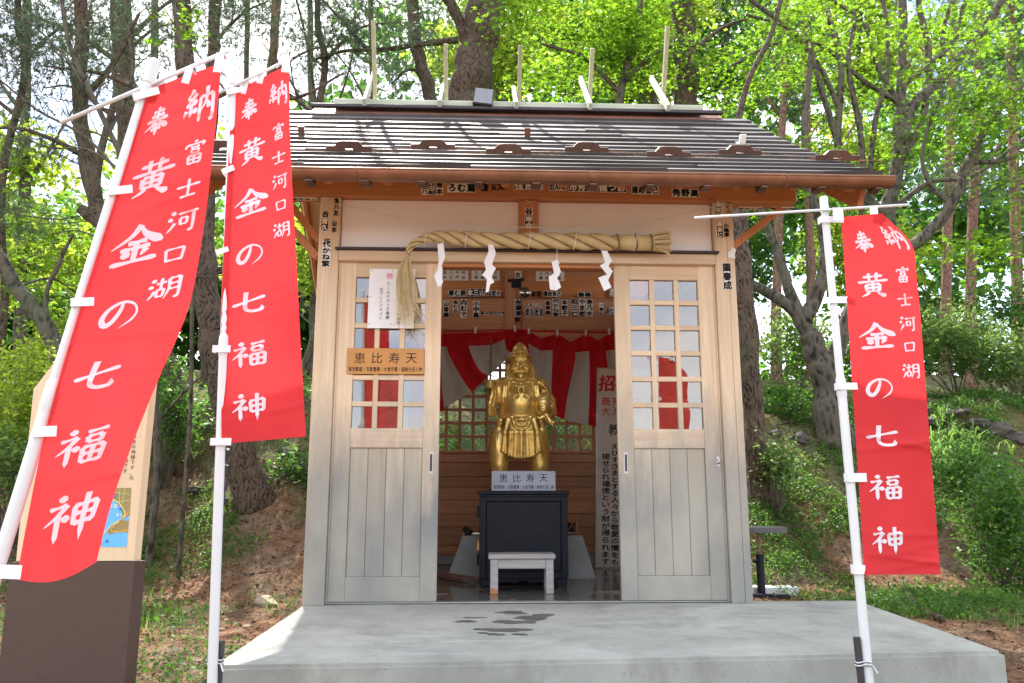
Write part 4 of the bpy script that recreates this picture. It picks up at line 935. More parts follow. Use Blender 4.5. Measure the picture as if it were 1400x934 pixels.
# ================================================================= golden statue (one continuous body)
def smin(a, b, k):
    h = np.clip(.5+.5*(b-a)/k, 0, 1); return b*(1-h)+a*h-k*h*(1-h)
class SDF:
    def __init__(s, lo, hi, h):
        s.h = h; s.lo = np.array(lo, float); s.n = (np.ceil((np.array(hi)-s.lo)/h).astype(int)+1)
        s.ax = [s.lo[i]+h*np.arange(s.n[i]) for i in range(3)]; s.d = np.full(s.n, 1.0, np.float32)
    def sub(s, c0, c1, pad):
        sl_ = tuple(slice(max(0, int((min(c0[i], c1[i])-pad-s.lo[i])/s.h)), min(s.n[i], int((max(c0[i], c1[i])+pad-s.lo[i])/s.h)+2)) for i in range(3))
        return sl_, np.meshgrid(*[s.ax[i][sl_[i]] for i in range(3)], indexing='ij')
    def put(s, sl_, d, k, mode):
        cur = s.d[sl_]
        if mode == 'cut': s.d[sl_] = -smin(-cur, d, k)
        else: s.d[sl_] = smin(cur, d, k)
    def ell(s, c, r, k=.02, mode='add', rot=None):
        r = np.array(r, float); rm = r.max()+k+.03
        sl_, (x, y, z) = s.sub(c, c, rm); P = np.stack([x-c[0], y-c[1], z-c[2]], -1)
        if rot is not None: P = P @ np.array(rot)
        q = P/r; k0 = np.linalg.norm(q, axis=-1); k1 = np.linalg.norm(q/r, axis=-1)+1e-9
        s.put(sl_, k0*(k0-1)/k1, k, mode)
    def cap(s, a, b, ra, rb, k=.02, mode='add', sq=None):
        a = np.array(a, float); b = np.array(b, float); sl_, (x, y, z) = s.sub(a, b, max(ra, rb)+k+.03)
        P = np.stack([x, y, z], -1)-a; ba = b-a; t = np.clip((P@ba)/(ba@ba), 0, 1); D = P-t[..., None]*ba
        if sq is not None: D = D/np.array(sq)
        s.put(sl_, np.linalg.norm(D, axis=-1)-(ra+(rb-ra)*t), k, mode)
    def path(s, pts, rs, k=.01, mode='add', sq=None):
        for i in range(len(pts)-1): s.cap(pts[i], pts[i+1], rs[i], rs[i+1], k, mode, sq)
def surface_nets(s):
    d = s.d; n = d.shape; ins = d < 0
    c = [d[i:n[0]-1+i, j:n[1]-1+j, k:n[2]-1+k] for i in (0, 1) for j in (0, 1) for k in (0, 1)]
    cnt = sum((q < 0).astype(np.int8) for q in c); act = (cnt > 0) & (cnt < 8); idx = -np.ones(act.shape, np.int64); ids = np.argwhere(act); idx[act] = np.arange(len(ids))
    off = [(i, j, k) for i in (0, 1) for j in (0, 1) for k in (0, 1)]; vals = np.stack([q[act] for q in c], 1).astype(float)
    acc = np.zeros((len(ids), 3)); w_ = np.zeros(len(ids))
    for a in range(8):
        for b in range(a+1, 8):
            if sum(abs(off[a][q]-off[b][q]) for q in range(3)) != 1: continue
            va, vb = vals[:, a], vals[:, b]; m = (va < 0) != (vb < 0); t = np.where(m, va/np.where(m, va-vb, 1), 0)
            p = np.array(off[a])[None, :]+t[:, None]*(np.array(off[b])-np.array(off[a]))[None, :]; acc[m] += p[m]; w_[m] += 1
    V = s.lo+(ids+acc/w_[:, None])*s.h; F_ = []
    for ax in range(3):
        A = [slice(None)]*3; A[ax] = slice(0, n[ax]-1); B = [slice(None)]*3; B[ax] = slice(1, n[ax]); ch = ins[tuple(A)] != ins[tuple(B)]
        u, v = [q for q in range(3) if q != ax]; e = np.argwhere(ch); e = e[(e[:, u] > 0) & (e[:, v] > 0) & (e[:, u] < n[u]-1) & (e[:, v] < n[v]-1)]
        def g(du, dv):
            q = e.copy(); q[:, u] -= du; q[:, v] -= dv; return idx[q[:, 0], q[:, 1], q[:, 2]]
        quad = np.stack([g(1, 1), g(0, 1), g(0, 0), g(1, 0)], 1); flip = ins[tuple(e.T)]
        if ax == 1: flip = ~flip
        quad[~flip] = quad[~flip][:, ::-1]; F_.append(quad)
    return V, np.concatenate(F_)
S = SDF((-.36, -.26, -.02), (.36, .24, 1.27), .0052)
# scale: zoom pixel (X,Yp) of the close view -> local x,z
def sp(px, py, y=0.0): return ((px-328)*.00131, y, 1.225-(py-125)*.00134)
# legs in baggy trousers, feet
S.ell(sp(200, 780, .0), (.095, .105, .19), .02); S.ell(sp(440, 780, .0), (.088, .105, .19), .02)
S.ell(sp(190, 870, -.01), (.070, .08, .11), .02); S.ell(sp(452, 870, -.01), (.068, .08, .11), .02)
S.cap((-.165, -.02, .20), (-.175, -.03, .05), .06, .045, .02); S.cap((.145, -.02, .20), (.155, -.03, .05), .06, .045, .02)
S.ell((-.20, -.075, .035), (.058, .09, .042), .02); S.ell((.185, -.075, .035), (.058, .09, .042), .02)
# trouser creases
for sx, cx in ((-1, -.165), (1, .145)):
    for i, (dx, a) in enumerate(((-.07, .1), (-.035, .3), (.0, -.2), (.04, .25))):
        S.path([(cx+dx*.9, -.088, .47), (cx+dx*1.1+a*.05, -.112, .36), (cx+dx*.8, -.108, .27), (cx+dx*.5-a*.06, -.09, .14)], [.004, .010, .010, .004], .008, 'cut')
# hips, belly, chest, back
S.ell((0, .01, .60), (.175, .13, .12), .04); S.ell((0, -.015, .70), (.165, .155, .145), .05); S.ell((0, .02, .83), (.165, .12, .13), .05); S.ell((0, .03, .75), (.17, .12, .2), .04)
S.ell((-.13, .03, .875), (.075, .07, .055), .03); S.ell((.14, .03, .87), (.075, .07, .055), .03)
# apron in front, with folds
for i in range(13):
    t = (i-6)/6; x = t*.125*1.08; dep = -.125-(.007 if abs(t) < .6 else .016)*math.cos(t*10.5)-.02*(1-t*t); zb = .262+.05*abs(t)**2.2
    S.path([(x*.80, -.125, .575), (x*.98, dep-.012, .46), (x*1.12, dep+.0, zb)], [.018, .020, .015], .014)
S.cap((-.14, -.10, .585), (.14, -.10, .585), .014, .014, .01, sq=(1, 1.2, 1))      # waist edge
S.path([(-.165, -.06, .56), (-.19, -.03, .47), (-.2, .0, .40)], [.03, .028, .02], .02); S.path([(.165, -.06, .56), (.185, -.03, .47), (.19, .0, .42)], [.03, .028, .02], .02)
# hanging loop and bow at the belt
S.path([(-.06, -.155, .56), (-.035, -.172, .525), (0, -.178, .512), (.035, -.172, .525), (.06, -.155, .56)], [.010]*5, .006)
S.path([(-.075, -.15, .575), (-.055, -.172, .50), (0, -.182, .478), (.055, -.172, .50), (.075, -.15, .575)], [.009]*5, .006)
S.path([(-.05, -.165, .548), (-.015, -.178, .562), (.02, -.178, .562), (.055, -.165, .546)], [.006, .011, .011, .006], .004)
# round robe front edge over the belly
S.path([(-.145, -.085, .605), (-.09, -.145, .588), (0, -.168, .583), (.09, -.145, .588), (.145, -.085, .605)], [.009]*5, .008)
S.path([(-.145, -.075, .622), (-.09, -.15, .603), (0, -.172, .598), (.09, -.15, .603), (.145, -.075, .622)], [.004]*5, .006, 'cut')
# collar and necklace of cloth
S.path([(-.10, -.03, .93), (-.07, -.085, .875), (0, -.108, .857), (.07, -.085, .875), (.10, -.03, .93)], [.018, .016, .015, .016, .018], .012)
S.path([(-.09, -.07, .90), (0, -.118, .882), (.09, -.07, .90)], [.005]*3, .006, 'cut')
# hanging scarf ends each side of the chest
for sx in (-1, 1):
    for dx in (0, .028):
        S.path([(sx*(.095+dx), -.045, .915), (sx*(.115+dx*.8), -.088, .84), (sx*(.128+dx*.7), -.095, .75-.02*dx), (sx*(.135+dx*.5), -.085, .66+dx)], [.012, .013, .012, .006], .003)
# right arm (viewer's left): raised forearm, fist, wide sleeve
S.cap((-.165, .03, .865), (-.225, .0, .74), .052, .045, .025); S.cap((-.225, .0, .73), (-.252, -.075, .80), .045, .030, .02)
for i in range(6):
    t = i/5; S.path([(-.215-.02*t, -.02-.06*t, .83-.05*t), (-.225-.03*t, -.03-.05*t, .70), (-.205-.055*t, -.01-.05*t, .60+.03*abs(t-.6))], [.020, .020, .012], .012)
S.cap((-.252, -.075, .80), (-.252, -.095, .835), .026, .026, .012)
S.ell((-.252, -.10, .845), (.031, .03, .036), .012)
for i in range(4): S.path([(-.277, -.121, .823+.0155*i), (-.252, -.133, .826+.0155*i), (-.230, -.122, .823+.0155*i)], [.0085]*3, .003)
S.path([(-.232, -.11, .875), (-.245, -.130, .884), (-.262, -.132, .880)], [.009, .009, .008], .004)
# left arm (viewer's right): bent down and round the fish
S.cap((.165, .03, .865), (.245, .02, .73), .055, .046, .025); S.cap((.245, .02, .73), (.262, -.02, .64), .047, .040, .02); S.cap((.262, -.03, .63), (.215, -.115, .575), .034, .026, .015)
for i in range(5): S.path([(.15+.018*i, -.04+.004*i, .89-.012*i), (.205+.012*i, -.045, .835-.03*i), (.26+.004*i, -.02, .80-.04*i)], [.006, .009, .005], .008)
for i in range(4): S.path([(.205+.016*i, -.03, .86-.045*i), (.235+.012*i, -.035, .84-.045*i), (.275, .0, .81-.045*i)], [.004, .006, .004], .007, 'cut')
S.ell((.20, -.13, .578), (.034, .024, .02), .01)
for i in range(4): S.path([(.215-.012*i, -.135, .592-.006*i), (.19-.012*i, -.155, .587-.006*i), (.17-.01*i, -.158, .592-.006*i)], [.0085, .008, .007], .003)
for i in range(5):
    t = i/4; S.path([(-.175-.012*i, -.055, .87-.02*i), (-.205-.01*i, -.075+.004*i, .78-.02*i), (-.215-.008*i, -.075, .68)], [.004, .008, .004], .007, 'cut')
for sx in (-1, 1): S.path([(sx*.165, -.06, .86), (sx*.172, -.085, .76), (sx*.165, -.07, .64)], [.006, .011, .006], .008, 'cut')
S.path([(-.165, -.08, .55), (-.15, -.115, .42), (-.16, -.10, .30)], [.006, .010, .004], .008, 'cut'); S.path([(.155, -.08, .55), (.145, -.115, .42), (.15, -.10, .30)], [.006, .010, .004], .008, 'cut')
# emblem: three leaves on the chest
def leaf(cx, cz, a, L_, w_):
    for s_ in (-1, 1):
        P = []
        for i in range(6):
            t = i/5; u = t*L_; v = s_*w_*math.sin(math.pi*t)**.8; P.append((cx+u*math.cos(a)-v*math.sin(a), -.148-.012*(1-((cx)/.1)**2)+.03*max(0, (cz+u*math.sin(a)-.78))*2.2, cz+u*math.sin(a)+v*math.cos(a)))
        S.path(P, [.0062]*6, .003)
leaf(0, .765, math.pi/2, .068, .024); leaf(-.008, .755, math.pi+.35, .062, .022); leaf(.008, .755, -.35, .062, .022)
S.path([(0, -.160, .765), (0, -.166, .735), (0, -.168, .71)], [.005, .004, .004], .003)
# neck, head, face
S.cap((0, .02, .88), (0, .0, .95), .07, .07, .03)
hz = 1.00
S.ell((0, -.01, hz+.01), (.088, .095, .10), .02); S.ell((0, -.02, hz-.04), (.082, .088, .062), .03)
S.ell((-.045, -.075, hz-.018), (.042, .036, .032), .008); S.ell((.045, -.075, hz-.018), (.038, .034, .032), .012)    # cheeks
S.ell((0, -.110, hz-.002), (.021, .026, .019), .006); S.cap((0, -.098, hz+.045), (0, -.112, hz+.004), .008, .011, .008)
S.ell((-.016, -.098, hz-.006), (.011, .012, .010), .005); S.ell((.016, -.098, hz-.006), (.011, .012, .010), .005)
for sx in (-1, 1):
    S.path([(sx*.015, -.097, hz+.046), (sx*.042, -.098, hz+.062), (sx*.070, -.076, hz+.046)], [.006, .010, .005], .005)          # brow
    S.path([(sx*.020, -.098, hz+.026), (sx*.042, -.100, hz+.036), (sx*.066, -.083, hz+.022)], [.004, .007, .004], .003, 'cut')   # closed smiling eye
    S.path([(sx*.022, -.099, hz+.018), (sx*.043, -.103, hz+.026), (sx*.062, -.088, hz+.014)], [.004]*3, .003)
    S.path([(sx*.024, -.104, hz-.012), (sx*.044, -.104, hz-.030), (sx*.046, -.098, hz-.050)], [.004, .0075, .004], .004, 'cut')   # smile fold
    S.ell((sx*.098, .0, hz-.005), (.016, .03, .045), .01); S.ell((sx*.108, -.012, hz-.052), (.024, .026, .028), .01)               # ears with great lobes
    S.ell((sx*.104, -.022, hz+.0), (.008, .012, .02), .005, 'cut')
S.path([(-.030, -.104, hz-.034), (0, -.112, hz-.044), (.030, -.104, hz-.034)], [.005, .0075, .005], .003, 'cut')
S.path([(-.022, -.106, hz-.050), (0, -.113, hz-.055), (.022, -.106, hz-.050)], [.005, .0065, .005], .004)
S.path([(-.026, -.110, hz-.027), (0, -.117, hz-.029), (.026, -.110, hz-.027)], [.003, .005, .003], .003)
S.ell((0, -.092, hz-.078), (.030, .022, .022), .01); S.cap((0, -.098, hz-.085), (.004, -.105, hz-.122), .015, .003, .006)
# cap: band, folded crown
S.ell((0, .0, hz+.085), (.097, .10, .035), .012); S.path([(-.097, -.02, hz+.082), (-.06, -.085, hz+.092), (0, -.105, hz+.096), (.06, -.085, hz+.092), (.097, -.02, hz+.082)], [.009]*5, .006)
S.cap((0, .005, hz+.10), (-.002, .012, hz+.155), .080, .060, .015); S.cap((-.002, .012, hz+.155), (-.004, .02, hz+.20), .058, .026, .012)
S.path([(-.075, -.045, hz+.125), (0, -.088, hz+.128), (.07, -.045, hz+.132)], [.004]*3, .005, 'cut')
S.path([(-.066, -.04, hz+.150), (0, -.066, hz+.142), (.064, -.035, hz+.152)], [.006]*3, .006)
V, Fq = surface_nets(S)
SX, SY, SZ = 0, 1.25, .7155
base = PY(711.5, 600, SY)
statue = empty('golden_statue', (float(base[0]), SY, SZ), 'golden statue of a smiling portly figure in a tall cap holding rod and fish', 'statue')
o = np_mesh('body', V, Fq, M_GOLD, statue, smooth=True)
# fish under the arm, rod in the fist
S2 = SDF((.06, -.26, .42), (.34, .02, .84), .0048)
rt = np.array(Matrix.Rotation(R(12), 3, 'Y'))
S2.ell((.178, -.125, .69), (.062, .055, .098), .01, rot=rt)
S2.ell((.178, -.165, .655), (.034, .022, .04), .01)
for i in range(4): S2.path([(.145+.004*i, -.172, .625+.026*i), (.165, -.184, .615+.026*i), (.19, -.178, .622+.026*i)], [.003]*3, .003, 'cut')
S2.ell((.20, -.166, .70), (.009, .008, .009), .003); S2.path([(.15, -.17, .735), (.17, -.178, .725), (.20, -.17, .735)], [.003]*3, .003, 'cut')
S2.path([(.205, -.13, .60), (.235, -.14, .545), (.262, -.145, .50)], [.02, .014, .003], .01); S2.path([(.215, -.135, .58), (.262, -.14, .54), (.285, -.14, .53)], [.014, .011, .003], .008)
V, Fq = surface_nets(S2); np_mesh('fish', V, Fq, M_GOLD, statue, smooth=True)
MB().tube([(-.252, -.118, .77), (-.25, -.118, .90), (-.246, -.112, 1.09), (-.244, -.11, 1.215)], [.009, .009, .008, .0055], 10).tube([(-.245, -.11, 1.185), (-.2445, -.11, 1.2)], .0095, 10).build('rod', plain('tarnished_rod', (.10, .085, .05), .5, .6, bmp=0), statue, smooth=True)
# ================================================================= banners
STROKES = {
'奉': 'h28,21 72,16;h24,35 76,30;h10,50 92,42;t50,3 49,46;s46,44 34,60 6,78;n53,43 68,58 95,73;h34,65 66,61;h30,77 70,73;v50,55 50,98',
'納': 's30,5 24,15 13,27;h14,27 30,30;s40,17 28,31 12,46;h12,47 40,42;d32,34 42,45;v27,47 27,78;s15,58 8,75;d36,56 44,68;t54,30 54,94;h54,31 91,27;t91,26 92,88 83,94;s72,6 71,40 59,66;n71,40 77,50 84,62',
'黄': 'h20,20 80,15;t38,4 40,34;t63,2 61,32;h5,40 96,33;h30,50 72,47;t29,50 30,77;t71,47 69,77;h30,63 70,61;h30,76 70,75;t50,35 50,76;s38,79 30,88 14,97;n60,79 72,88 88,97',
'金': 's51,3 36,28 2,54;n50,4 66,28 99,50;h33,45 69,42;h21,60 77,56;t50,45 50,88;d29,65 37,79;s71,62 62,78;h8,92 93,87',
'の': 'o53,18 50,42 36,72 20,80 9,62 20,34 50,18 78,26 92,50 84,74 56,95',
'七': 'h3,55 48,44 96,33;c42,4 39,48 41,76 58,88 84,86 86,68',
'福': 'd23,2 33,13;h7,28 38,22;s38,22 22,46 2,64;v25,44 25,98;d34,47 44,59;h54,12 92,7;h57,24 84,21;t57,24 59,40;t84,21 83,40;h59,39 83,38;h53,52 92,48;t53,52 54,92;t92,48 90,92;h54,70 90,68;t72,50 71,90;h54,91 90,89',
'神': 'd23,2 33,13;h7,28 38,22;s38,22 22,46 2,64;v25,44 25,98;d34,47 44,59;h52,28 92,22;t53,28 55,68;t91,22 89,64;h55,46 90,43;h55,66 89,62;v72,2 71,100',
'富': 'd50,1 53,12;t15,18 11,32;h15,19 88,15;s88,15 78,30;h32,30 68,28;h36,39 66,38;t36,39 37,54;t66,38 65,54;h37,53 65,52;h26,64 76,61;t26,64 28,96;t76,61 74,95;h27,79 75,77;t50,63 50,94;h28,94 74,93',
'士': 'h5,42 94,34;t50,4 50,86;h22,90 80,84',
'河': 'd12,8 24,20;d4,34 17,44;s26,54 16,74 4,90;h34,20 96,14;h42,38 64,36;t42,38 43,64;t64,36 63,62;h43,62 63,61;c82,18 83,60 81,88 68,92',
'口': 't16,24 22,86;h17,25 84,20;t84,20 78,84;h22,80 79,77',
'湖': 'd8,8 18,20;d2,34 12,44;s20,56 12,74 2,90;h22,28 52,23;t37,6 36,50;h25,53 47,51;t25,53 27,82;t47,51 45,80;h27,80 45,79;s60,13 61,56 50,94;h60,13 91,9;c91,9 92,60 91,86 78,91;h62,35 90,32;h62,56 90,53'}
def stroke_quads(spec, wmul=1.0):
    out = []
    for st_ in spec.split(';'):
        kind = st_[0]; pts = [tuple(float(a) for a in p.split(',')) for p in st_[1:].split(' ')]
        P = np.array(cr_spline([(a, b, 0) for a, b in pts], 8 if len(pts) > 2 else 10))[:, :2]
        n = len(P); t = np.linspace(0, 1, n)
        W = {'h': 7.2*(1+.28*np.cos(t*2*math.pi)), 't': 7.8*(1.12-.22*t), 'v': 8.2*np.where(t < .8, 1.08-.15*t, .96*(1-t)/.2+.0), 's': 9.0*(1-t)**.6+.8, 'd': 4+8.5*np.sin(np.clip(t*.8+.12, 0, 1)*math.pi)**1.0, 'n': 3.5+9.5*np.clip(t*1.25, 0, 1)**1.3*np.where(t < .86, 1, np.clip((1-t)/.14, .1, 1)),
             'o': 9.2*(.75+.35*np.sin(t*math.pi*2.2-.6))*np.where(t > .9, np.clip((1-t)/.1, .08, 1), 1), 'c': 8.6*np.where(t > .88, np.clip((1-t)/.12, .12, 1), 1)*(1+.12*np.cos(t*6))}[kind]*wmul
        if kind in 'ht':
            W = W.copy(); W[0] *= .55; W[-1] *= .6
        T = np.gradient(P, axis=0); T /= np.linalg.norm(T, axis=1)[:, None]+1e-9; N = np.stack([-T[:, 1], T[:, 0]], 1)
        if kind == 'h': N = N*.96+np.array([.12, 0]); 
        out.append((P-N*W[:, None]/2, P+N*W[:, None]/2))
    return out
def banner(Y0, pole_px, pole_r, left, right, bar, tabs_top, tabs_side, joint, ph, dy_right, label, holder=None, bulge=.03, tip=None, chars=None):
    """left/right: photo points of the cloth's two long edges, top to hem, lying near the upright plane y = Y0"""
    pt = PY(*pole_px[0], Y0); pb = PY(*pole_px[1], Y0); k = (GZ(pb[0], Y0)-.15-pt[2])/(pb[2]-pt[2]); foot = pt+(pb-pt)*k
    b = empty('banner_flag', (float(foot[0]), Y0, GZ(float(foot[0]), Y0)), label, 'banner', 'red prayer banners on white poles')
    NU, NV = 26, 150
    crs = [(q_.uniform(0, 1), q_.uniform(-.06, .06), q_.uniform(.004, .010)) for q_ in [random.Random(int(ph*10))] for _ in range(9)]
    Lc = np.array(cr_spline([(a, c, 0) for a, c in left], 14))[:, :2]; Rc = np.array(cr_spline([(a, c, 0) for a, c in right], 14))[:, :2]
    def at(arr, v, ks): return np.array([np.interp(v, ks, arr[:, 0]), np.interp(v, ks, arr[:, 1])])
    kl = (Lc[:, 1]-Lc[0, 1])/(Lc[-1, 1]-Lc[0, 1]); kr = (Rc[:, 1]-Rc[0, 1])/(Rc[-1, 1]-Rc[0, 1])
    def surf(u, v, off=0):
        l = at(Lc, v, kl); r = at(Rc, v, kr); p = l*(1-u)+r*u
        if tip: p = p+np.array(tip)*max(0, v-.9)/.1*math.sin(math.pi*u)
        y = Y0-.018+dy_right*u+bulge*math.sin(math.pi*u)*math.sin(math.pi*min(1, v*1.1))*math.sin(v*5.5+ph)+.007*math.sin(9*v+3*u+ph)+.004*math.sin(23*v-6*u)*u+.010*u*math.sin(31*v+2*u+ph)*max(0, u-.3)-sum(a_*math.exp(-((v-c_-s_*u)/.007)**2) for c_, s_, a_ in crs)*(.4+u)-off
        return PY(p[0], p[1], y)
    V = np.array([surf(i/NU, j/NV) for j in range(NV+1) for i in range(NU+1)]); q = np.arange(NU*NV); r0 = (q//NU)*(NU+1)+q % NU
    F_ = np.stack([r0, r0+NU+1, r0+NU+2, r0+1], 1); o = np_mesh('cloth', V, F_, M_FLAG, b, smooth=True); l = b.location; o.location = (-l[0], -l[1], -l[2])
    H = np.linalg.norm(surf(0, 1)-surf(0, 0)); 
    base_ = [('奉', .31, .072, .30, .052), ('納', .80, .066, .34, .056), ('黄', .38, .192, .46, .056), ('金', .38, .335, .52, .062), ('の', .37, .478, .40, .056), ('七', .36, .614, .46, .052), ('福', .36, .758, .46, .058), ('神', .34, .905, .44, .062), ('富', .81, .168, .22, .036), ('士', .81, .238, .24, .030), ('河', .82, .304, .24, .036), ('口', .82, .368, .19, .030), ('湖', .82, .436, .24, .036)]
    for i, (ch_, cu, cv, su, sv) in enumerate(chars or base_):
        m = MB()
        for j, (A, B_) in enumerate(stroke_quads(STROKES[ch_], 1.5 if len(STROKES[ch_]) < 130 else 1.28)):
            vs = []; n = len(A); off = .0022+.00025*j
            for a_, b_ in zip(A, B_):
                for p in (a_, b_):
                    u = cu+(p[0]/100-.5)*su; v = cv+(p[1]/100-.5)*sv*1.25; vs.append(surf(min(max(u, .012), .985), v, off))
            m.add(vs, [(2*k_, 2*k_+1, 2*k_+3, 2*k_+2) for k_ in range(n-1)])
        addchild(m, 'brush_character', M_FLAGT, b)
    # pole, joint sleeve, cross bar, tapes
    mid = pt+(pb-pt)*((joint-pole_px[0][1])/(pole_px[1][1]-pole_px[0][1])); m = MB().tube([pt-(foot-pt)/np.linalg.norm(foot-pt)*.03, pt, mid], pole_r, 14).tube([mid, foot], pole_r*1.18, 14)
    ax = (foot-pt)/np.linalg.norm(foot-pt); m.tube([mid-ax*.05, mid-ax*.035, mid+ax*.03, mid+ax*.045], [pole_r*1.02, pole_r*1.3, pole_r*1.35, pole_r*1.2], 14)
    m.tube([pt-ax*.05, pt-ax*.045, pt+ax*.03], [pole_r*.7, pole_r*1.12, pole_r*1.12], 14); addchild(m, 'pole', M_WHITE, b, False); smooth_by_angle(b.children[-1], 40)
    m = MB().tube([PY(*bar[0], Y0-.01), PY(*[(bar[0][k]+bar[1][k])/2 for k in (0, 1)], Y0-.01), PY(*bar[1], Y0-.01+dy_right*.8)], .0065, 8); addchild(m, 'cross_bar', M_WHITE, b, True)
    for (u, v, w_, h_, ang) in tabs_top:
        c = PY(u, v, Y0-.03+dy_right*.4); px = .0010*((c[1]-CAM[1])); w2, h2 = w_*px/2, h_*px/2; Mx = Matrix.Translation(Vector(c)) @ Matrix.Rotation(R(ang), 4, 'Y')
        addchild(MB().box((-w2, -.0015, -h2), (w2, .0015, h2), .0005, 0, Mx).box((-w2, -.0015, h2-.002), (w2, .03, h2+.0015), .0005, 0, Mx), 'tape_loop', M_TAB, b)
    for (u, v, w_, h_, ang) in tabs_side:
        c = PY(u, v, Y0-pole_r-.008); px = .0010*((c[1]-CAM[1])); w2, h2 = w_*px/2, h_*px/2; Mx = Matrix.Translation(Vector(c)) @ Matrix.Rotation(R(ang), 4, 'Y')
        addchild(MB().box((-w2, -.0015, -h2), (w2, .0015, h2), .0005, 0, Mx).box((-w2-.002, -.0015, -h2), (-w2+.0015, .035, h2), .0005, 0, Mx), 'tape_loop', M_TAB, b)
    if holder:
        hp = np.array(foot); a = hp+(pt-hp)*holder[0]; o_ = np.array(holder[1]); top = a+o_; bot = np.array([hp[0]+holder[2], hp[1]+o_[1], GZ(hp[0], hp[1])-.1])
        if holder[3] == 'tube': m = MB().tube([bot, top], .014, 12)
        else: m = MB().bar(bot, top, .05, .05, .004)
        addchild(m, 'ground_stake', M_DARK, b); cl = (np.array(hp+(pt-hp)*holder[4])+o_*.5)
        m = MB()
        for dz in (0, .012): m.tube([cl+np.array([math.cos(t)*.033, math.sin(t)*.028, dz+.004*math.sin(3*t)]) for t in np.linspace(0, 6.283, 15)], .004, 5, cap=False)
        m.tube([cl+np.array([.03, -.02, 0]), cl+np.array([.045, -.03, -.03])], .004, 5); addchild(m, 'wire_clamp', M_STEEL, b)
    return b
banner(-3.0, ((206, 102), (2, 758)), .0165, [(203, 122), (163, 255), (110, 420), (62, 590), (22, 792)], [(303, 86), (293, 190), (280, 300), (258, 420), (216, 520), (180, 610), (152, 690), (132, 768)],
       ((83, 168), (312, 70)), [(207, 122, 24, 30, 18), (256, 104, 10, 22, 12), (299, 86, 11, 28, 5)], [(200, 128, 34, 11, -18), (165, 260, 30, 11, -8), (113, 413, 28, 11, -3), (62, 590, 27, 13, -2), (9, 782, 34, 16, 2)], 558, .3, .10,
       'nearest red banner at far left, its pole leaning and hem blown into a fold', bulge=.05, tip=(0, 14),
       chars=[('奉', .25, .078, .30, .05), ('納', .76, .072, .42, .062), ('黄', .36, .197, .50, .062), ('金', .37, .335, .50, .068), ('の', .38, .475, .36, .056), ('七', .36, .600, .44, .052), ('福', .44, .748, .56, .062), ('神', .54, .892, .66, .074), ('富', .79, .168, .28, .040), ('士', .78, .240, .27, .033), ('河', .78, .306, .31, .040), ('口', .76, .372, .25, .032), ('湖', .74, .440, .30, .040)])
banner(-1.95, ((319, 108), (290, 934)), .0165, [(318, 126), (308, 290), (302, 450), (303, 607)], [(395, 88), (398, 220), (405, 350), (411, 470), (418, 597)],
       ((298, 128), (399, 80)), [(333, 119, 10, 20, 10), (357, 104, 8, 22, 10), (391, 88, 10, 24, 4)], [(321, 124, 22, 8, -14), (312, 232, 16, 8, -25), (304, 343, 16, 7, -20), (303, 477, 22, 9, 0), (302, 604, 25, 9, 0)], 502, 1.4, .08,
       'second red banner from the left whose white pole stands upright beside the eave', holder=(.175, (-.0, .045, 0), -.02, 'box', .15), bulge=.03)
banner(-1.85, ((1127, 283), (1188, 934)), .0165, [(1150, 297), (1157, 400), (1170, 600), (1182, 786)], [(1206, 292), (1246, 334), (1253, 380), (1259, 440), (1268, 560), (1277, 675), (1286, 785)],
       ((950, 298), (1243, 280)), [(1146, 293, 14, 18, 0), (1195, 292, 11, 20, 0)], [(1138, 300, 30, 9, 0), (1151, 410, 29, 9, 0), (1161, 528, 29, 9, 0), (1172, 653, 24, 11, 0), (1179, 779, 19, 11, 0)], 547, 2.2, -.07,
       'red banner at the right end of the concrete slab, its top corner folded', holder=(.205, (-.035, .0, 0), -.03, 'tube', .16), bulge=.025)
# rain chain from the gutter's left end
rcx = float(PY(304, 700, GY)[0]); rch = empty('rain_chain', (rcx, GY, .1), 'dark metal rain chain hanging from the gutter behind the second banner', 'rain chain')
z = 2.50; cup = None
while z > .12:
    o = bpy.data.objects.new('chain_cup', cup) if cup else None
    if cup is None:
        m = MB().tube([(0, 0, -.035), (0, 0, -.02), (0, 0, .02), (0, 0, .03), (0, 0, .02), (0, 0, -.01)], [.006, .014, .024, .028, .022, .012], 10).tube([(0, 0, -.035), (0, 0, -.05), (.008, 0, -.06)], .004, 5); o = m.build('chain_cup', M_DARK, None); cup = o.data
    else: COL.objects.link(o)
    o.parent = rch; o.location = (0, 0, z-.1); o.rotation_euler = (random.uniform(-.2, .2), random.uniform(-.2, .2), random.uniform(0, 6)); z -= .088
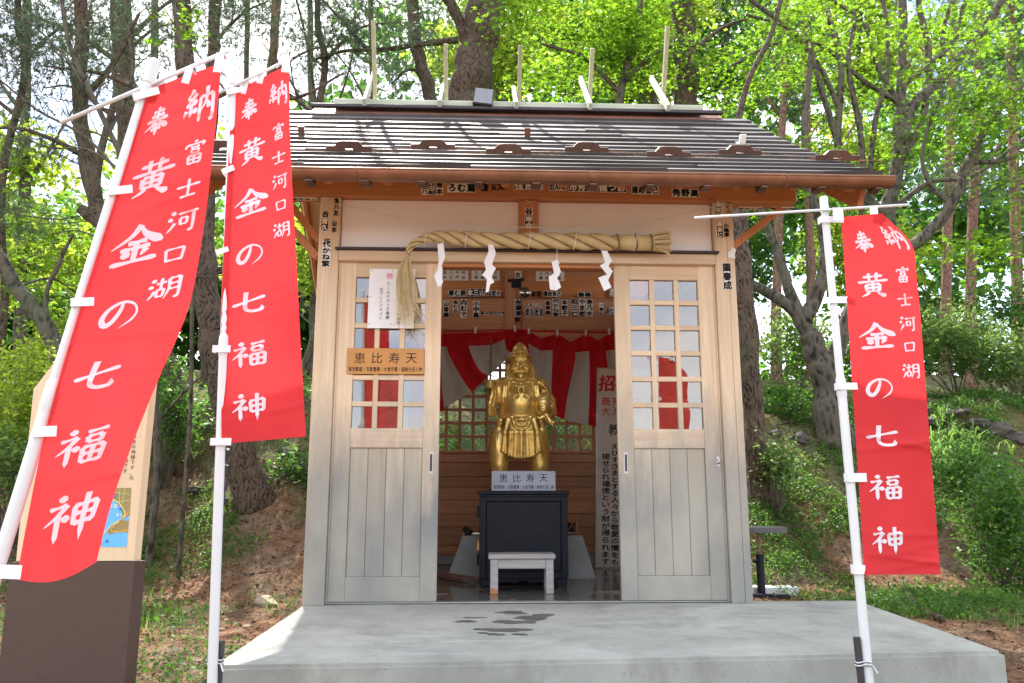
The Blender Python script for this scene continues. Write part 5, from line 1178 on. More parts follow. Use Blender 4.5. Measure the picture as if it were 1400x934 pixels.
# ================================================================= information board at left
IB = -1.62; ib = empty('information_board', (-2.4, IB, -.24), 'pale wooden information board with a lake map on a dark brown base', 'information board')
def ip(u, v, dy=0): return Vector(PY(u, v, IB+dy))
poly = [ip(22, 767), ip(45, 528), ip(84, 470), ip(176, 462), ip(214, 523), ip(190, 763)]
th = .16; n_ = Vector((-.04, 1, 0)).normalized()*th
pl_ = [ip(22, 767), ip(46, 532), ip(88, 478), ip(174, 470), ip(206, 520), ip(183, 764)]
zb = min(pl_[0].z, pl_[5].z); pl_[0].z = zb; pl_[5].z = zb
m = MB().prism([p for p in pl_], Vector((.012, .045, 0))); 
addchild(m, 'board_panel', M_SIGNW, ib)
bx0, bx1 = pl_[0].x-.012, pl_[5].x+.012; zb2 = zb-.004
m = MB(); P = [(bx0, IB-.02, -.4), (bx1, IB-.02, -.4), (bx1+.016, IB+.06, -.4), (bx0+.016, IB+.06, -.4)]; m.add([Vector(p) for p in P]+[Vector((p[0], p[1], zb2)) for p in P], [(3, 2, 1, 0), (4, 5, 6, 7), (0, 1, 5, 4), (1, 2, 6, 5), (2, 3, 7, 6), (3, 0, 4, 7)]); addchild(m, 'base', M_BROWNM, ib)
c_lake = plain('map_blue', (.13, .48, .80), .5, var=.02, bmp=0); c_land = plain('map_olive', (.30, .24, .09), .5, var=.05, bmp=0); c_road = plain('map_yellow', (.72, .70, .22), .5, var=.02, bmp=0); c_or = plain('map_orange', (.80, .38, .03), .5, var=.02, bmp=0)
m = MB()
def mq(pts, mi, d): m.prism([ip(u, v, -.0008-d) for u, v in pts], Vector((0, -.0005, 0)), mi)
mq([(92, 668), (179.5, 667), (173, 748), (85, 748)], 0, 0)
mq([(116, 668), (179.5, 667), (177, 705), (168, 706), (165, 695), (155, 682), (142, 676), (126, 674), (115, 672)], 1, .0006)
mq([(176, 712), (174, 728), (160, 727), (150, 731), (146, 727), (155, 718), (166, 711)], 1, .0006); mq([(122, 736), (134, 737), (140, 743), (137, 747.5), (119, 748)], 1, .0006)
def line(pts, w_, mi, d):
    for a, b in zip(pts[:-1], pts[1:]):
        A, B = ip(a[0], a[1], -.0012-d), ip(b[0], b[1], -.0012-d); t = (B-A).normalized()*w_; nn = Vector((-t.z, 0, t.x)); m.prism([A-nn-t*.3, B-nn+t*.3, B+nn+t*.3, A+nn-t*.3], Vector((0, -.0004, 0)), mi)
line([(126, 747), (140, 732), (152, 718), (165, 711), (170, 705)], .0022, 2, .001); line([(122, 676), (150, 680), (163, 688), (171, 700), (170, 708)], .0022, 2, .0014); line([(170, 706), (164, 712), (153, 722), (152, 727), (164, 727), (174, 725)], .0026, 3, .002); line([(170, 708), (176, 700)], .0024, 3, .0024)
line([(155, 668), (151, 681)], .0012, 4, .002); line([(164, 668), (163, 690)], .0009, 2, .0022); line([(171, 668), (166, 692)], .0009, 2, .0022); line([(148, 672), (178, 676)], .0009, 2, .0026); line([(160, 686), (178, 684)], .0009, 2, .003)
for u, v in ((142, 675), (156, 678), (165, 696), (146, 740)): c = ip(u, v, -.004); m.tube([c, c-Y_*.0006], .007, 10, 4)
for i, (u, v) in enumerate(((130, 700), (130, 705), (130, 710), (130, 715), (130, 720))): write(m, '黄金七福神', ip(u, v, -.003), X, Z, .0145, off=.01, mi=5 if i < 4 else 6)
write(m, '河口湖', ip(150, 692, -.003), X, Z, .022, off=.01, mi=7); write(m, '富士', ip(163, 704, -.004), X, Z, .014, off=.01, mi=7)
addchild(m, 'map_print', [c_lake, c_land, c_road, c_or, plain('map_deep_blue', (.04, .2, .6), .5, bmp=0), plain('map_navy', (.03, .04, .3), .5, bmp=0), M_PINK, M_PAPER], ib)
m = MB(); 
write(m, '恵比寿は七福神の唯一日本の神様です。元', ip(184, 590, -.003), X, Vector((-.02, 0, 1)).normalized(), .0225, True, 1.02, .004, 0)
write(m, '々は海の神様で漁業の神様です', ip(174, 598, -.003), X, Vector((-.02, 0, 1)).normalized(), .0225, True, 1.02, .004, 0)
write(m, 'お祀り)', ip(136, 658, -.003), X, Z, .036, off=.004, mi=0)
addchild(m, 'printed_text', [M_INK], ib)
# ================================================================= stand right of the shrine
sg = PG(1047, 818); std = empty('display_stand', tuple(sg), 'small stand with a round edged grey top on a thin post right of the shrine', 'stand'); sx_, sy_ = float(sg[0]), float(sg[1]); zt_ = PY(1050, 722, sy_)[2]
m = MB(); pl = []; wd, dp = .30, .17
for k in range(24):
    a = 2*math.pi*k/24; pl.append((sx_-.01+wd*math.copysign(abs(math.cos(a))**.45, math.cos(a))*.72, sy_+dp*math.copysign(abs(math.sin(a))**.45, math.sin(a)), zt_-.035))
m.prism(pl, (0, 0, .045)); addchild(m, 'top', plain('grey_top', (.10, .10, .11), .4, bmp=0), std)
pz = PY(1041, 770, sy_)[2]; xm = PY(1039, 770, sy_)[0]
addchild(MB().tube([(xm, sy_, pz), (xm, sy_, zt_-.036)], .012, 10), 'post', M_GREYSTICK, std)
addchild(MB().tube([(xm, sy_, sg[2]+.02), (xm, sy_, pz+.08)], .036, 12).tube([(xm-.06, sy_, pz+.02), (xm-.03, sy_, pz+.02)], .02, 8), 'sleeve', M_BLACK, std)
addchild(MB().bar((xm-.12, sy_-.05, sg[2]+.03), (xm+.22, sy_-.1, sg[2]+.025), .07, .035), 'foot', M_BLACK, std)
addchild(MB().box((sx_-.16, sy_+.05, sg[2]-.02), (sx_+.33, sy_+.22, sg[2]+.09), .005), 'base_plate', M_WHITE, std)
# rocks, branches, stones on the ground
c = PG(357, 830); rock('rock', (c[0], c[1]+.06, c[2]+.03), (.15, .11, .085), 11, M_STONE, 'tan rock on the ground at the left of the concrete slab')
# ================================================================= vegetation
def pxm(Y): return (Y-CAM[1])/FPX*1.03
STAR = []
for k in range(5):
    a = math.radians([-128, -62, 0, 62, 128][k]); L_ = [.62, .92, 1.12, .92, .62][k]; STAR.append((L_*math.sin(a), L_*math.cos(a)))
    if k < 4: b = math.radians([-95, -31, 31, 95][k]); STAR.append((.36*math.sin(b), .36*math.cos(b)))
STAR.append((0.0, -.30)); STAR = np.array(STAR)*.5
DIA = np.array([(0, -.5), (.27, .02), (0, .5), (-.27, .02)])
def scatter(tmpl, C, size, tilt=.5, facing=None):
    n = len(C); k = len(tmpl); a = rng.uniform(0, 2*np.pi, n); s = size*rng.uniform(.5, 1.45, n)
    x = tmpl[:, 0][None]*np.cos(a)[:, None]-tmpl[:, 1][None]*np.sin(a)[:, None]; y = tmpl[:, 0][None]*np.sin(a)[:, None]+tmpl[:, 1][None]*np.cos(a)[:, None]
    nrm = rng.normal(0, tilt, (n, 3)); nrm[:, 2] += 1; nrm /= np.linalg.norm(nrm, axis=1)[:, None]
    t = np.cross(nrm, rng.normal(0, 1, (n, 3))); t /= np.linalg.norm(t, axis=1)[:, None]; b = np.cross(nrm, t)
    V = C[:, None]+(t[:, None]*x[..., None]+b[:, None]*y[..., None])*s[:, None, None]
    r2 = (tmpl**2).sum(1); V -= nrm[:, None]*(r2[None, :, None]*s[:, None, None]*.55)          # cupped leaves
    return V.reshape(-1, 3), np.arange(n*k).reshape(n, k)
def tufts(C, D, per, L_, w_):
    n = len(C); C2 = np.repeat(C, per, 0); D2 = np.repeat(D, per, 0)+rng.normal(0, .42, (n*per, 3)); D2 /= np.linalg.norm(D2, axis=1)[:, None]
    C2 = C2-D2*0+np.repeat(D, per, 0)*rng.uniform(-.06, .03, (n*per, 1)); l = L_*rng.uniform(.7, 1.1, (n*per, 1)); s = np.cross(D2, rng.normal(0, 1, D2.shape)); s /= np.linalg.norm(s, axis=1)[:, None]
    V = np.stack([C2-s*w_, C2+s*w_, C2+D2*l], 1); return V.reshape(-1, 3), np.arange(len(C2)*3).reshape(-1, 3)
def blob_pts(blobs):
    """blobs: (u, v, Y, ru, rv, n[, depth m]) in photo pixels at distance plane Y"""
    out = []
    for b in blobs:
        u, v, Yp, ru, rv, n = b[:6]; m_ = pxm(Yp); c = PY(u, v, Yp); rd = b[6] if len(b) > 6 else max(.5, min(ru, rv)*m_*.8)
        d = rng.normal(0, 1, (n, 3)); d /= np.linalg.norm(d, axis=1)[:, None]; d *= rng.uniform(0, 1, (n, 1))**.42
        out.append(c+d*np.array([ru*m_, rd, rv*m_]))
    return np.concatenate(out)
def limb_pts(path, Yp): return [np.array(PY(p[0], p[1], Yp+(p[2] if len(p) > 2 else 0))) for p in path]
def tree(name, label, cat, Yp, limbs, blobs, kind, barkm, leafm, group=None, per=14, spread=.28, size=.075, tilt=.35, twigs=.5, density=1.0, foot=True):
    P0 = limb_pts(limbs[0][0], Yp); b0 = np.array(P0[0])
    if foot:
        gz = GZ(b0[0], b0[1])
        if b0[2] > gz+.6: P0 = [np.array([b0[0], b0[1], gz-.15])]+P0
        else: P0[0] = np.array([b0[0], b0[1], gz-.15])
    t = empty(name, tuple(P0[0]), label, cat, group)
    m = MB(); allp = []
    for i, (path, r0, r1) in enumerate(limbs):
        P = P0 if i == 0 else limb_pts(path, Yp)
        S_ = cr_spline(P, 7); n = len(S_); R0, R1 = r0*pxm(Yp), r1*pxm(Yp); rad = []
        for k_, p in enumerate(S_):
            q_ = k_/(n-1); r = R0+(R1-R0)*q_; r *= 1+.05*math.sin(k_*1.7+i)+.04*math.sin(k_*.6)
            if i == 0 and foot: r *= 1+.35*math.exp(-max(0, p[2]-GZ(p[0], p[1]))/.16)
            rad.append(r)
        S_ = [p+np.array([math.sin(k_*1.1+i)*.12, math.cos(k_*.9+i)*.12, 0])*rad[k_] for k_, p in enumerate(S_)]
        m.tube(S_, rad, 14 if r0 > 6 else 8); allp += [(p, rad[k_]) for k_, p in enumerate(S_)]
    if blobs:
        C = blob_pts(blobs)
        if kind == 'maple': C[:, 2] = np.round(C[:, 2]/.34+.25*np.sin(C[:, 0]*1.3+C[:, 1]))*.34+rng.normal(0, .04, len(C)); C = C[rng.uniform(0, 1, len(C)) < .62+.45*np.sin(C[:, 0]*2.1)*np.sin(C[:, 2]*1.9+1)]
        AP = np.array([p for p, _ in allp]); AR = np.array([r for _, r in allp]); tw = MB(); nt_ = int(min(len(C)*twigs, 170)); nodes = AP.copy(); nr = np.minimum(AR*.5, .05)
        sel = C[rng.permutation(len(C))[:nt_]]
        order = np.argsort([np.min(np.linalg.norm(AP-c, axis=1)) for c in sel])
        for c in sel[order]:
            dd = np.linalg.norm(nodes-c, axis=1)+np.maximum(0, nodes[:, 2]-c[2]+.2)*1.2; j = int(np.argmin(dd)); a = nodes[j]; L_ = np.linalg.norm(c-a)
            if L_ < .05: continue
            r = min(nr[j]*.8, .007+.010*L_); mid = (a+c)/2+rng.normal(0, .06*L_, 3)+np.array([0, 0, .06*L_]); pts = cr_spline([a, mid, c], 4); rr = np.linspace(r, max(.0035, r*.35), len(pts)); tw.tube(pts, list(rr), 5, cap=False)
            nodes = np.concatenate([nodes, np.array(pts[2:])]); nr = np.concatenate([nr, rr[2:]])
        if kind == 'pine':
            base_ = np.repeat(C, per, 0)+rng.normal(0, spread, (len(C)*per, 3))*np.array([1, 1, .45]); D = rng.normal(0, .6, base_.shape); D[:, 2] += .55; D /= np.linalg.norm(D, axis=1)[:, None]
            V, F_ = tufts(base_, D, 15, size, .0026+.0002*(Yp))
        else:
            base_ = np.repeat(C, per, 0)+rng.normal(0, spread, (len(C)*per, 3))*np.array([1, 1, .13 if kind == 'maple' else .3])
            V, F_ = scatter(STAR if kind == 'maple' else DIA, base_, size, tilt)
        l = t.location; o = np_mesh('crown', V-np.array(l), F_, leafm, t)
        if tw.v: addchild(tw, 'branches', M_TWIG if kind != 'maple' else M_MBARK, t)['kind'] = 'stuff'
    addchild(m, 'trunk', barkm, t, True); return t
PG1 = 'pines behind the shrine at left'
tree('pine_tree', 'big leaning pine whose rough trunk passes behind the second banner down to the bank', 'pine', 4.3, [([(352, 655), (322, 590), (298, 500), (282, 400), (274, 300), (262, 160), (246, 0), (235, -140)], 21, 11), ([(268, 230), (220, 150), (150, 105), (60, 90)], 5, 1.5), ([(262, 150), (330, 120), (400, 135), (470, 100)], 5, 1.5), ([(300, 490), (330, 440), (380, 440)], 4, 1.5)],
     [(120, 90, 4.3, 130, 60, 30), (330, 30, 4.3, 90, 50, 20), (230, -60, 4.3, 200, 50, 30)], 'pine', M_PBARK, M_NEEDLE, PG1, per=11, spread=.16, size=.10)
tree('pine_tree', 'pine with a sawn off limb stump bending away behind the nearest banner', 'pine', 4.9, [([(250, 590), (236, 520), (200, 430), (160, 345), (132, 280), (118, 210), (108, 130), (112, 30), (105, -90)], 13, 9), ([(175, 345), (150, 315), (125, 296), (110, 285)], 11, 7.5), ([(118, 215), (70, 190), (20, 175), (-40, 180)], 4, 1.5), ([(110, 140), (160, 80), (190, 20)], 5, 2)],
     [(60, 60, 5, 120, 70, 40), (60, 190, 5, 90, 35, 16), (20, 300, 5, 60, 40, 12), (170, 20, 5, 90, 60, 22)], 'pine', M_PBARK, M_NEEDLE, PG1, per=11, spread=.17, size=.10)
tree('pine_tree', 'straight grey pine trunk rising above the top of the nearest banner', 'pine', 7.5, [([(205, 560), (192, 400), (182, 250), (170, 120), (166, 0), (162, -120)], 17, 13), ([(168, 90), (110, 50), (40, 20)], 4, 1.5), ([(170, 60), (210, 20), (260, -20)], 4, 1.5)],
     [(90, 20, 7.5, 120, 60, 36), (40, 130, 7.5, 70, 50, 16), (210, 60, 7.5, 60, 40, 12)], 'pine', M_PBARK, M_NEEDLE, PG1, per=11, spread=.2, size=.12)
tree('pine_tree', 'thin dark pine trunk between the tops of the two left banners', 'pine', 9.5, [([(280, 600), (284, 300), (290, 120), (293, 40), (298, -80)], 9, 8), ([(292, 60), (330, 20), (370, 0)], 3, 1)],
     [(320, 20, 9.5, 80, 50, 24), (250, -20, 9.5, 60, 40, 14)], 'pine', M_PBARK, M_NEEDLE, PG1, per=11, spread=.2, size=.13)
tree('pine_tree', 'slender brown pine trunk just above the second banner', 'pine', 11, [([(355, 600), (362, 300), (370, 120), (376, 40), (382, -80)], 7, 6), ([(372, 100), (420, 70), (470, 60)], 2.5, 1)],
     [(430, 60, 11, 70, 50, 22), (350, 0, 11, 60, 30, 12), (420, 150, 11, 40, 30, 8)], 'pine', M_RBARK, M_NEEDLE, PG1, per=11, spread=.22, size=.14)
tree('pine_tree', 'large pine trunk rising behind the roof beside the floodlight with an arching limb', 'pine', 8.5, [([(628, 420), (634, 200), (640, 135), (652, 70), (664, 0), (672, -120)], 33, 24), ([(634, 88), (638, 60), (624, 20), (606, -12), (590, -60)], 9, 7), ([(625, 55), (580, 60), (520, 68), (470, 70), (420, 85)], 5, 1.5), ([(500, 66), (460, 20), (420, -20)], 3, 1.5)],
     [(520, 40, 8, 90, 55, 30), (470, 0, 8, 80, 40, 20), (600, -30, 8, 120, 40, 20)], 'pine', M_PBARK, M_NEEDLE, 'pines beyond the roof', per=11, spread=.2, size=.13)
tree('pine_tree', 'bent narrow pine trunk between the first two upright ridge finials', 'pine', 11.5, [([(600, 420), (592, 200), (588, 130), (576, 90), (566, 40), (560, -80)], 10, 9), ([(590, 110), (560, 95), (535, 115)], 4, 1.5)],
     [(560, 80, 11.5, 55, 60, 34), (600, 20, 11.5, 50, 40, 16), (540, 130, 11.5, 30, 25, 8)], 'pine', M_PBARK, M_NEEDLE, 'pines beyond the roof', per=11, spread=.22, size=.14)
tree('pine_tree', 'dark broad trunk rising behind the rightmost ridge finial', 'pine', 8.0, [([(955, 420), (945, 240), (939, 140), (936, 60), (930, -20), (925, -120)], 19, 16), ([(938, 80), (985, 40), (1040, 20)], 4, 1.5)],
     [(980, -20, 8, 120, 40, 14)], 'pine', M_PBARK, M_NEEDLE, 'pines beyond the roof', per=11, spread=.2, size=.12)
tree('pine_tree', 'dark trunk standing close beside the right corner post of the shrine', 'tree', 4.2, [([(1040, 668), (1030, 560), (1020, 430), (1012, 330), (1006, 250), (1004, 200)], 15.5, 10), ([(1004, 205), (1020, 120), (1060, 30), (1080, -80)], 5, 3)],
     [(1000, -60, 4.2, 140, 40, 10)], 'pine', M_PBARK, M_NEEDLE, None, per=11, spread=.2, size=.1)
# maples
tree('maple_tree', 'forked maple right of the shrine spreading bare dark limbs over the bank', 'maple', 5.3, [([(1138, 567), (1130, 530), (1118, 490), (1106, 455)], 21, 14), ([(1106, 460), (1085, 425), (1050, 400), (1020, 385)], 10, 6), ([(1104, 455), (1080, 400), (1068, 360), (1040, 280), (1030, 200)], 9, 4), ([(1100, 440), (1120, 395), (1128, 350), (1122, 300), (1108, 262), (1100, 180), (1110, 60)], 10, 4), ([(1130, 520), (1148, 470), (1172, 410), (1215, 355), (1262, 325), (1300, 280), (1326, 222), (1350, 170), (1400, 110)], 12, 5), ([(1300, 280), (1270, 250), (1262, 200), (1290, 120)], 4, 2), ([(1326, 222), (1370, 220), (1420, 200)], 4, 2)],
     [(1080, 230, 5.3, 80, 50, 26), (1340, 160, 5.0, 80, 60, 60), (1380, 260, 5.0, 60, 50, 30), (1300, 60, 5, 110, 60, 36), (1300, -160, 5.6, 220, 90, 50), (1200, -330, 5.6, 260, 90, 50), (1340, 360, 5.2, 80, 30, 20), (1150, 40, 5.3, 110, 60, 46)], 'maple', M_MBARK, M_MAPLE, None, per=34, spread=.24, size=.10, twigs=.9)  # topmost blobs are unseen crown, added to shade the ground below
tree('maple_tree', 'many stemmed maple behind the right end of the roof with arching upper limbs', 'maple', 6.8, [([(1205, 600), (1212, 400), (1214, 296), (1228, 223), (1245, 150), (1290, 105), (1352, 30), (1390, -40)], 13, 5), ([(1226, 230), (1232, 120), (1234, 0), (1230, -60)], 8, 5), ([(1214, 300), (1160, 240), (1145, 190), (1150, 90), (1130, 10)], 7, 4), ([(1240, 160), (1200, 90), (1180, 30), (1120, -10)], 5, 2.5), ([(1290, 105), (1290, 40), (1310, -20)], 4, 3), ([(1148, 150), (1120, 90), (1080, 40), (1020, 20)], 4, 2), ([(1160, 240), (1128, 140), (1100, 60), (1040, 10), (990, -30)], 5, 3), ([(1180, 262), (1176, 180), (1160, 90), (1168, 20), (1150, -50)], 5, 3), ([(1228, 223), (1262, 160), (1270, 80), (1256, 0), (1262, -60)], 6, 4), ([(1245, 150), (1180, 110), (1120, 60), (1060, 60), (1000, 90)], 4, 2), ([(1215, 290), (1270, 250), (1330, 240), (1400, 190)], 4, 2), ([(1232, 120), (1300, 60), (1320, 0), (1345, -60)], 4, 3), ([(1200, 330), (1190, 250), (1196, 170), (1215, 80), (1200, -40)], 5, 3)],
     [(1060, 90, 7.4, 110, 80, 70), (1180, 120, 7.4, 100, 60, 34), (1300, 20, 7.2, 120, 50, 40), (1100, 10, 7.4, 130, 40, 34), (1050, -180, 7.2, 240, 90, 60), (1150, -360, 7.2, 300, 100, 60), (1240, 200, 6.8, 60, 40, 24)], 'maple', M_MBARK, M_MAPLE, None, per=34, spread=.26, size=.10, twigs=.9)  # blobs above the view are extra crown, put in to darken the bank
tree('maple_tree', 'bright green maple crown hanging over the roof ridge right of the floodlight', 'maple', 7.5, [([(860, 480), (850, 300), (842, 200), (850, 120), (870, 40), (880, -40)], 8, 5), ([(850, 130), (800, 80), (740, 60)], 4, 2), ([(855, 110), (900, 70), (960, 60)], 4, 2)],
     [(770, 60, 7.5, 90, 75, 110), (870, 50, 7.5, 80, 80, 90), (720, 20, 7.5, 60, 40, 40), (830, -10, 7.5, 150, 40, 60), (980, 110, 7.8, 60, 60, 36), (750, 130, 8.5, 60, 30, 20)], 'maple', M_MBARK, M_MAPLE, None, per=34, spread=.27, size=.11, twigs=.7)
tree('maple_tree', 'young maple with small yellow green leaves at the far left edge', 'maple', 4.4, [([(92, 570), (74, 470), (48, 425), (18, 385), (-30, 300)], 13, 8), ([(74, 460), (62, 410), (85, 350), (100, 320)], 4, 2), ([(80, 480), (110, 420), (150, 390)], 4, 2)],
     [(60, 300, 6, 90, 50, 44), (160, 340, 6.5, 70, 60, 34), (30, 400, 6, 50, 60, 30), (90, 410, 6, 60, 40, 26)], 'maple', M_MBARK, M_MAPLE, None, per=34, spread=.24, size=.10)
tree('maple_tree', 'sprig of maple leaves hanging in front of the pine above the nearest banner', 'maple', 3.2, [([(260, 560), (262, 300), (250, 100), (235, -10), (215, -60)], 3, 2.5)],
     [(232, 22, 3.2, 26, 26, 13), (262, 5, 3.2, 18, 12, 5)], 'maple', M_MBARK, M_MAPLE, None, per=9, spread=.07, size=.09)
# high crowns above the picture, which dapple the ground
for i, (u, Yp, lb) in enumerate(((20, 5.6, 'tall pine leaning in from the left whose needles fill the upper left corner'), (150, 10, 'tall pine with dense dark needle sprays behind the nearest banner top'), (430, 8.6, 'tall pine whose needle sprays hang left of the first ridge finial'))):
    tree('pine_tree', lb, 'pine', Yp, [([(u-30, 600), (u-14+i*14, 400), (u-18, 250), (u+14, 100), (u+4, 20), (u+12, -150), (u+14, -420)], 6, 4), ([(u+8, 90), (u+60, 40), (u+120, 30)], 3, 1), ([(u+5, 160), (u-50, 120), (u-90, 120)], 3, 1)],
         [(u+20, 60, Yp, 110, 60, 46), (u-20, -20, Yp, 130, 50, 40), (u, -160, Yp, 200, 90, 60), (u+40, -330, Yp, 240, 110, 60)], 'pine', M_PBARK, M_NEEDLE, PG1, per=11, spread=.2, size=.13, twigs=.3)
# bare twiggy tree at left
def bare_tree(name, label, Yp, starts, seed):
    q = random.Random(seed); b0 = np.array(PY(*starts[0][0], Yp)); t = empty(name, tuple(b0), label, 'tree'); m = MB()
    def grow(p, d, L_, r, depth):
        pts = [p]; n = 5
        for i in range(n):
            d = d+np.array([q.gauss(0, .11), q.gauss(0, .11), q.gauss(.01, .09)]); d /= np.linalg.norm(d); p = p+d*L_/n; pts.append(p)
        m.tube(pts, list(np.linspace(r, r*.55, n+1)), 5 if r < .01 else 7, cap=False)
        if depth:
            for k in range(q.choice((3, 3, 4)) if depth > 1 else 4):
                j = q.randint(2, n); a = q.uniform(.35, .9)*q.choice((-1, 1)); side = np.cross(d, np.array([0, -1, 0.])); nd = d*math.cos(a)+side*math.sin(a)+np.array([0, q.gauss(0, .3), .0]); nd /= np.linalg.norm(nd)
                grow(pts[j], nd, L_*q.uniform(.45, .72), max(.0022, r*.5), depth-1)
    starts[0][0] = starts[0][0]
    for i_s, (path, r0, r1) in enumerate(starts_iter(starts)):
        P = [np.array(PY(a, b, Yp)) for a, b in path]; P = ([np.array([P[0][0], P[0][1], GZ(P[0][0], P[0][1])-.1])] if i_s == 0 else [])+P; S_ = cr_spline(P, 5); rr = np.linspace(r0, r1, len(S_)); m.tube(S_, list(rr), 8)
        for k in range(3, len(S_), 3):
            d = S_[k]-S_[k-1]; d /= np.linalg.norm(d); a = q.uniform(.4, .9)*q.choice((-1, 1)); side = np.cross(d, np.array([0, -1, 0.])); nd = d*math.cos(a)+side*math.sin(a); grow(S_[k], nd, q.uniform(.5, 1.0), rr[k]*.45, 2)
    addchild(m, 'trunk', M_MBARK, t); return t
def starts_iter(starts):
    for i in range(len(starts)//1):
        s_ = starts[i]; yield s_[:-1], s_[-1][0], s_[-1][1]
bare_tree('bare_tree', 'leafless tree sending long thin arching twigs across the upper left', 3.4, [[(215, 620), (200, 420), (182, 260), (140, 160), (95, 60), (80, -40), (.045, .022)], [(182, 260), (120, 190), (50, 150), (0, 110), (-40, 90), (.02, .008)], [(150, 180), (180, 110), (175, 40), (165, -30), (.022, .01)], [(175, 240), (120, 205), (60, 200), (0, 165), (.016, .007)], [(190, 330), (150, 290), (80, 300), (0, 290), (.012, .006)], [(135, 150), (90, 80), (40, 30), (0, 10), (.016, .007)]], 3)
bare_tree('bare_tree', 'sparse leafless twigs standing against the white sky left of the ridge', 9.0, [[(440, 500), (440, 250), (432, 150), (420, 60), (400, -20), (.05, .02)], [(436, 200), (470, 120), (490, 40), (.03, .012)], [(438, 220), (405, 130), (395, 70), (.025, .01)]], 8)
# distant trees
far = [(30, 17, .25, 'maple'), (215, 18, .22, 'maple'), (330, 24, .2, 'pine'), (430, 20, .2, 'maple'), (520, 25, .22, 'pine'), (700, 20, .24, 'maple'), (800, 25, .2, 'maple'), (900, 18, .2, 'maple'), (1000, 23, .22, 'maple'), (1060, 14, .18, 'pine'), (1110, 19, .22, 'pine'), (1180, 24, .2, 'maple'), (1292, 17, .22, 'pine'), (1325, 11.5, .17, 'pine'), (1392, 9.5, .16, 'pine')]
wh = ['beyond the far left edge of the picture', 'between the leaning pines at left', 'behind the gap of the two banners', 'just left of the roof', 'behind the left ridge finial', 'behind the floodlight', 'behind the middle of the ridge', 'behind the right part of the ridge', 'behind the right end of the roof', 'right of the corner post, low and thin', 'between the corner post and the right banner', 'behind the top of the right banner', 'reddish trunk right of the right banner', 'nearer reddish trunk right of the right banner', 'trunk at the right edge of the picture']
for i, ((u, Yp, r, kd), wt) in enumerate(zip(far, wh)):
    rp_ = r/pxm(Yp)*.75; lean = random.uniform(-18, 18); left = u < 480
    tr = [([(u, 520), (u+lean*.2, 380), (u+lean*.6, 230), (u+lean, 90), (u+lean*1.3, -60)], rp_, rp_*.6), ([(u+lean*.5, 260), (u+40, 200), (u+70, 150)], rp_*.35, rp_*.15), ([(u+lean*.8, 160), (u-40, 100), (u-70, 60)], rp_*.35, rp_*.15)]
    if kd == 'pine':
        bl = [(u+random.uniform(-30, 30), 120, Yp, 75, 70, 26), (u, 20, Yp, 80, 60, 24), (u+random.uniform(-30, 30), 240, Yp, 50, 50, 12)]
        tree('pine_tree', 'distant pine '+wt, 'pine', Yp, tr, bl, 'pine', M_RBARK if u > 1030 else M_PBARK, M_NEEDLE, 'distant woodland trees', per=9, spread=.3, size=.24, twigs=.5)
    else:
        k_ = .55 if left else 1.0
        bl = [(u, 350, Yp, 90, 70, int(70*k_)), (u+random.uniform(-40, 40), 220, Yp, 90, 60, int(55*k_))]+([] if left else [(u+random.uniform(-30, 30), 80, Yp, 90, 60, 60), (u, 0, Yp, 90, 50, 44)])
        tree('broadleaf_tree', 'distant broadleaf tree '+wt, 'tree', Yp, tr, bl, 'leaf', M_MBARK, M_BRIGHT if (i % 2 or left) else M_MAPLE2, 'distant woodland trees', per=46, spread=.5, size=.26, twigs=.4, tilt=.8)
# far wood as one mass
bl = []
for k in range(150):
    u = random.uniform(-300, 1700); Yp = random.uniform(27, 40); v = random.uniform(330, 560) if u < 480 else random.uniform(20, 560); bl.append((u, v, Yp, 95, 60, 26))
C = blob_pts(bl); base_ = np.repeat(C, 16, 0)+rng.normal(0, .8, (len(C)*16, 3)); V, F_ = scatter(DIA, base_, .62, .9); np_mesh('far_woodland', V, F_, M_MAPLE2, kind='stuff')
# shrubs
def shrub(u, v, Yp, ru, rv, n, mat_, label, size=.05, per=16, kind='leaf'):
    c = PY(u, v, Yp); gz = GZ(c[0], c[1]); m_ = pxm(Yp); t = empty('shrub', (float(c[0]), float(c[1]), gz), label, 'shrub', 'shrubs on the bank'); C = blob_pts([(u, v, Yp, ru, rv, int(n*1.8))]); C = C[C[:, 2] > gz]
    base_ = np.repeat(C, per, 0)+rng.normal(0, .085, (len(C)*per, 3)); V, F_ = scatter(DIA, base_, size*1.25, .7); np_mesh('foliage', V-np.array(t.location), F_, mat_, t)
    m = MB(); root = np.array([c[0], c[1], gz-.03])
    for p in C[::max(1, len(C)//16)]: m.tube(cr_spline([root+rng.normal(0, .05, 3)*[1, 1, 0], (root+p)/2+rng.normal(0, .06, 3), p], 3), [.009, .008, .007, .006, .005, .004, .003], 5, cap=False)
    addchild(m, 'stems', M_TWIG, t)
shrub(40, 540, 3.6, 62, 75, 130, M_BRIGHT, 'large fresh green shrub left of the information board')
shrub(20, 640, 3.2, 50, 50, 70, M_SHRUB, 'low shrub beside the left edge of the information board')
shrub(232, 560, 4.6, 40, 70, 80, M_UNDER, 'green shrub just right of the information board')
shrub(110, 480, 6.0, 70, 50, 80, M_BRIGHT, 'light shrub behind the top of the information board', .07)
shrub(300, 610, 5.4, 55, 36, 60, M_UNDER, 'dark green shrub at the foot of the leaning pine')
shrub(395, 560, 6.2, 60, 50, 70, M_SHRUB, 'shrub between the second banner and the shrine wall', .06)
shrub(405, 640, 4.6, 34, 30, 40, M_UNDER, 'small shrub close to the left wall of the shrine')
shrub(1085, 470, 7.2, 55, 50, 90, M_SHRUB, 'pale green shrub behind the forked maple', .06)
shrub(1075, 545, 6.0, 40, 26, 40, M_UNDER, 'low leafy shrub at the foot of the forked maple')
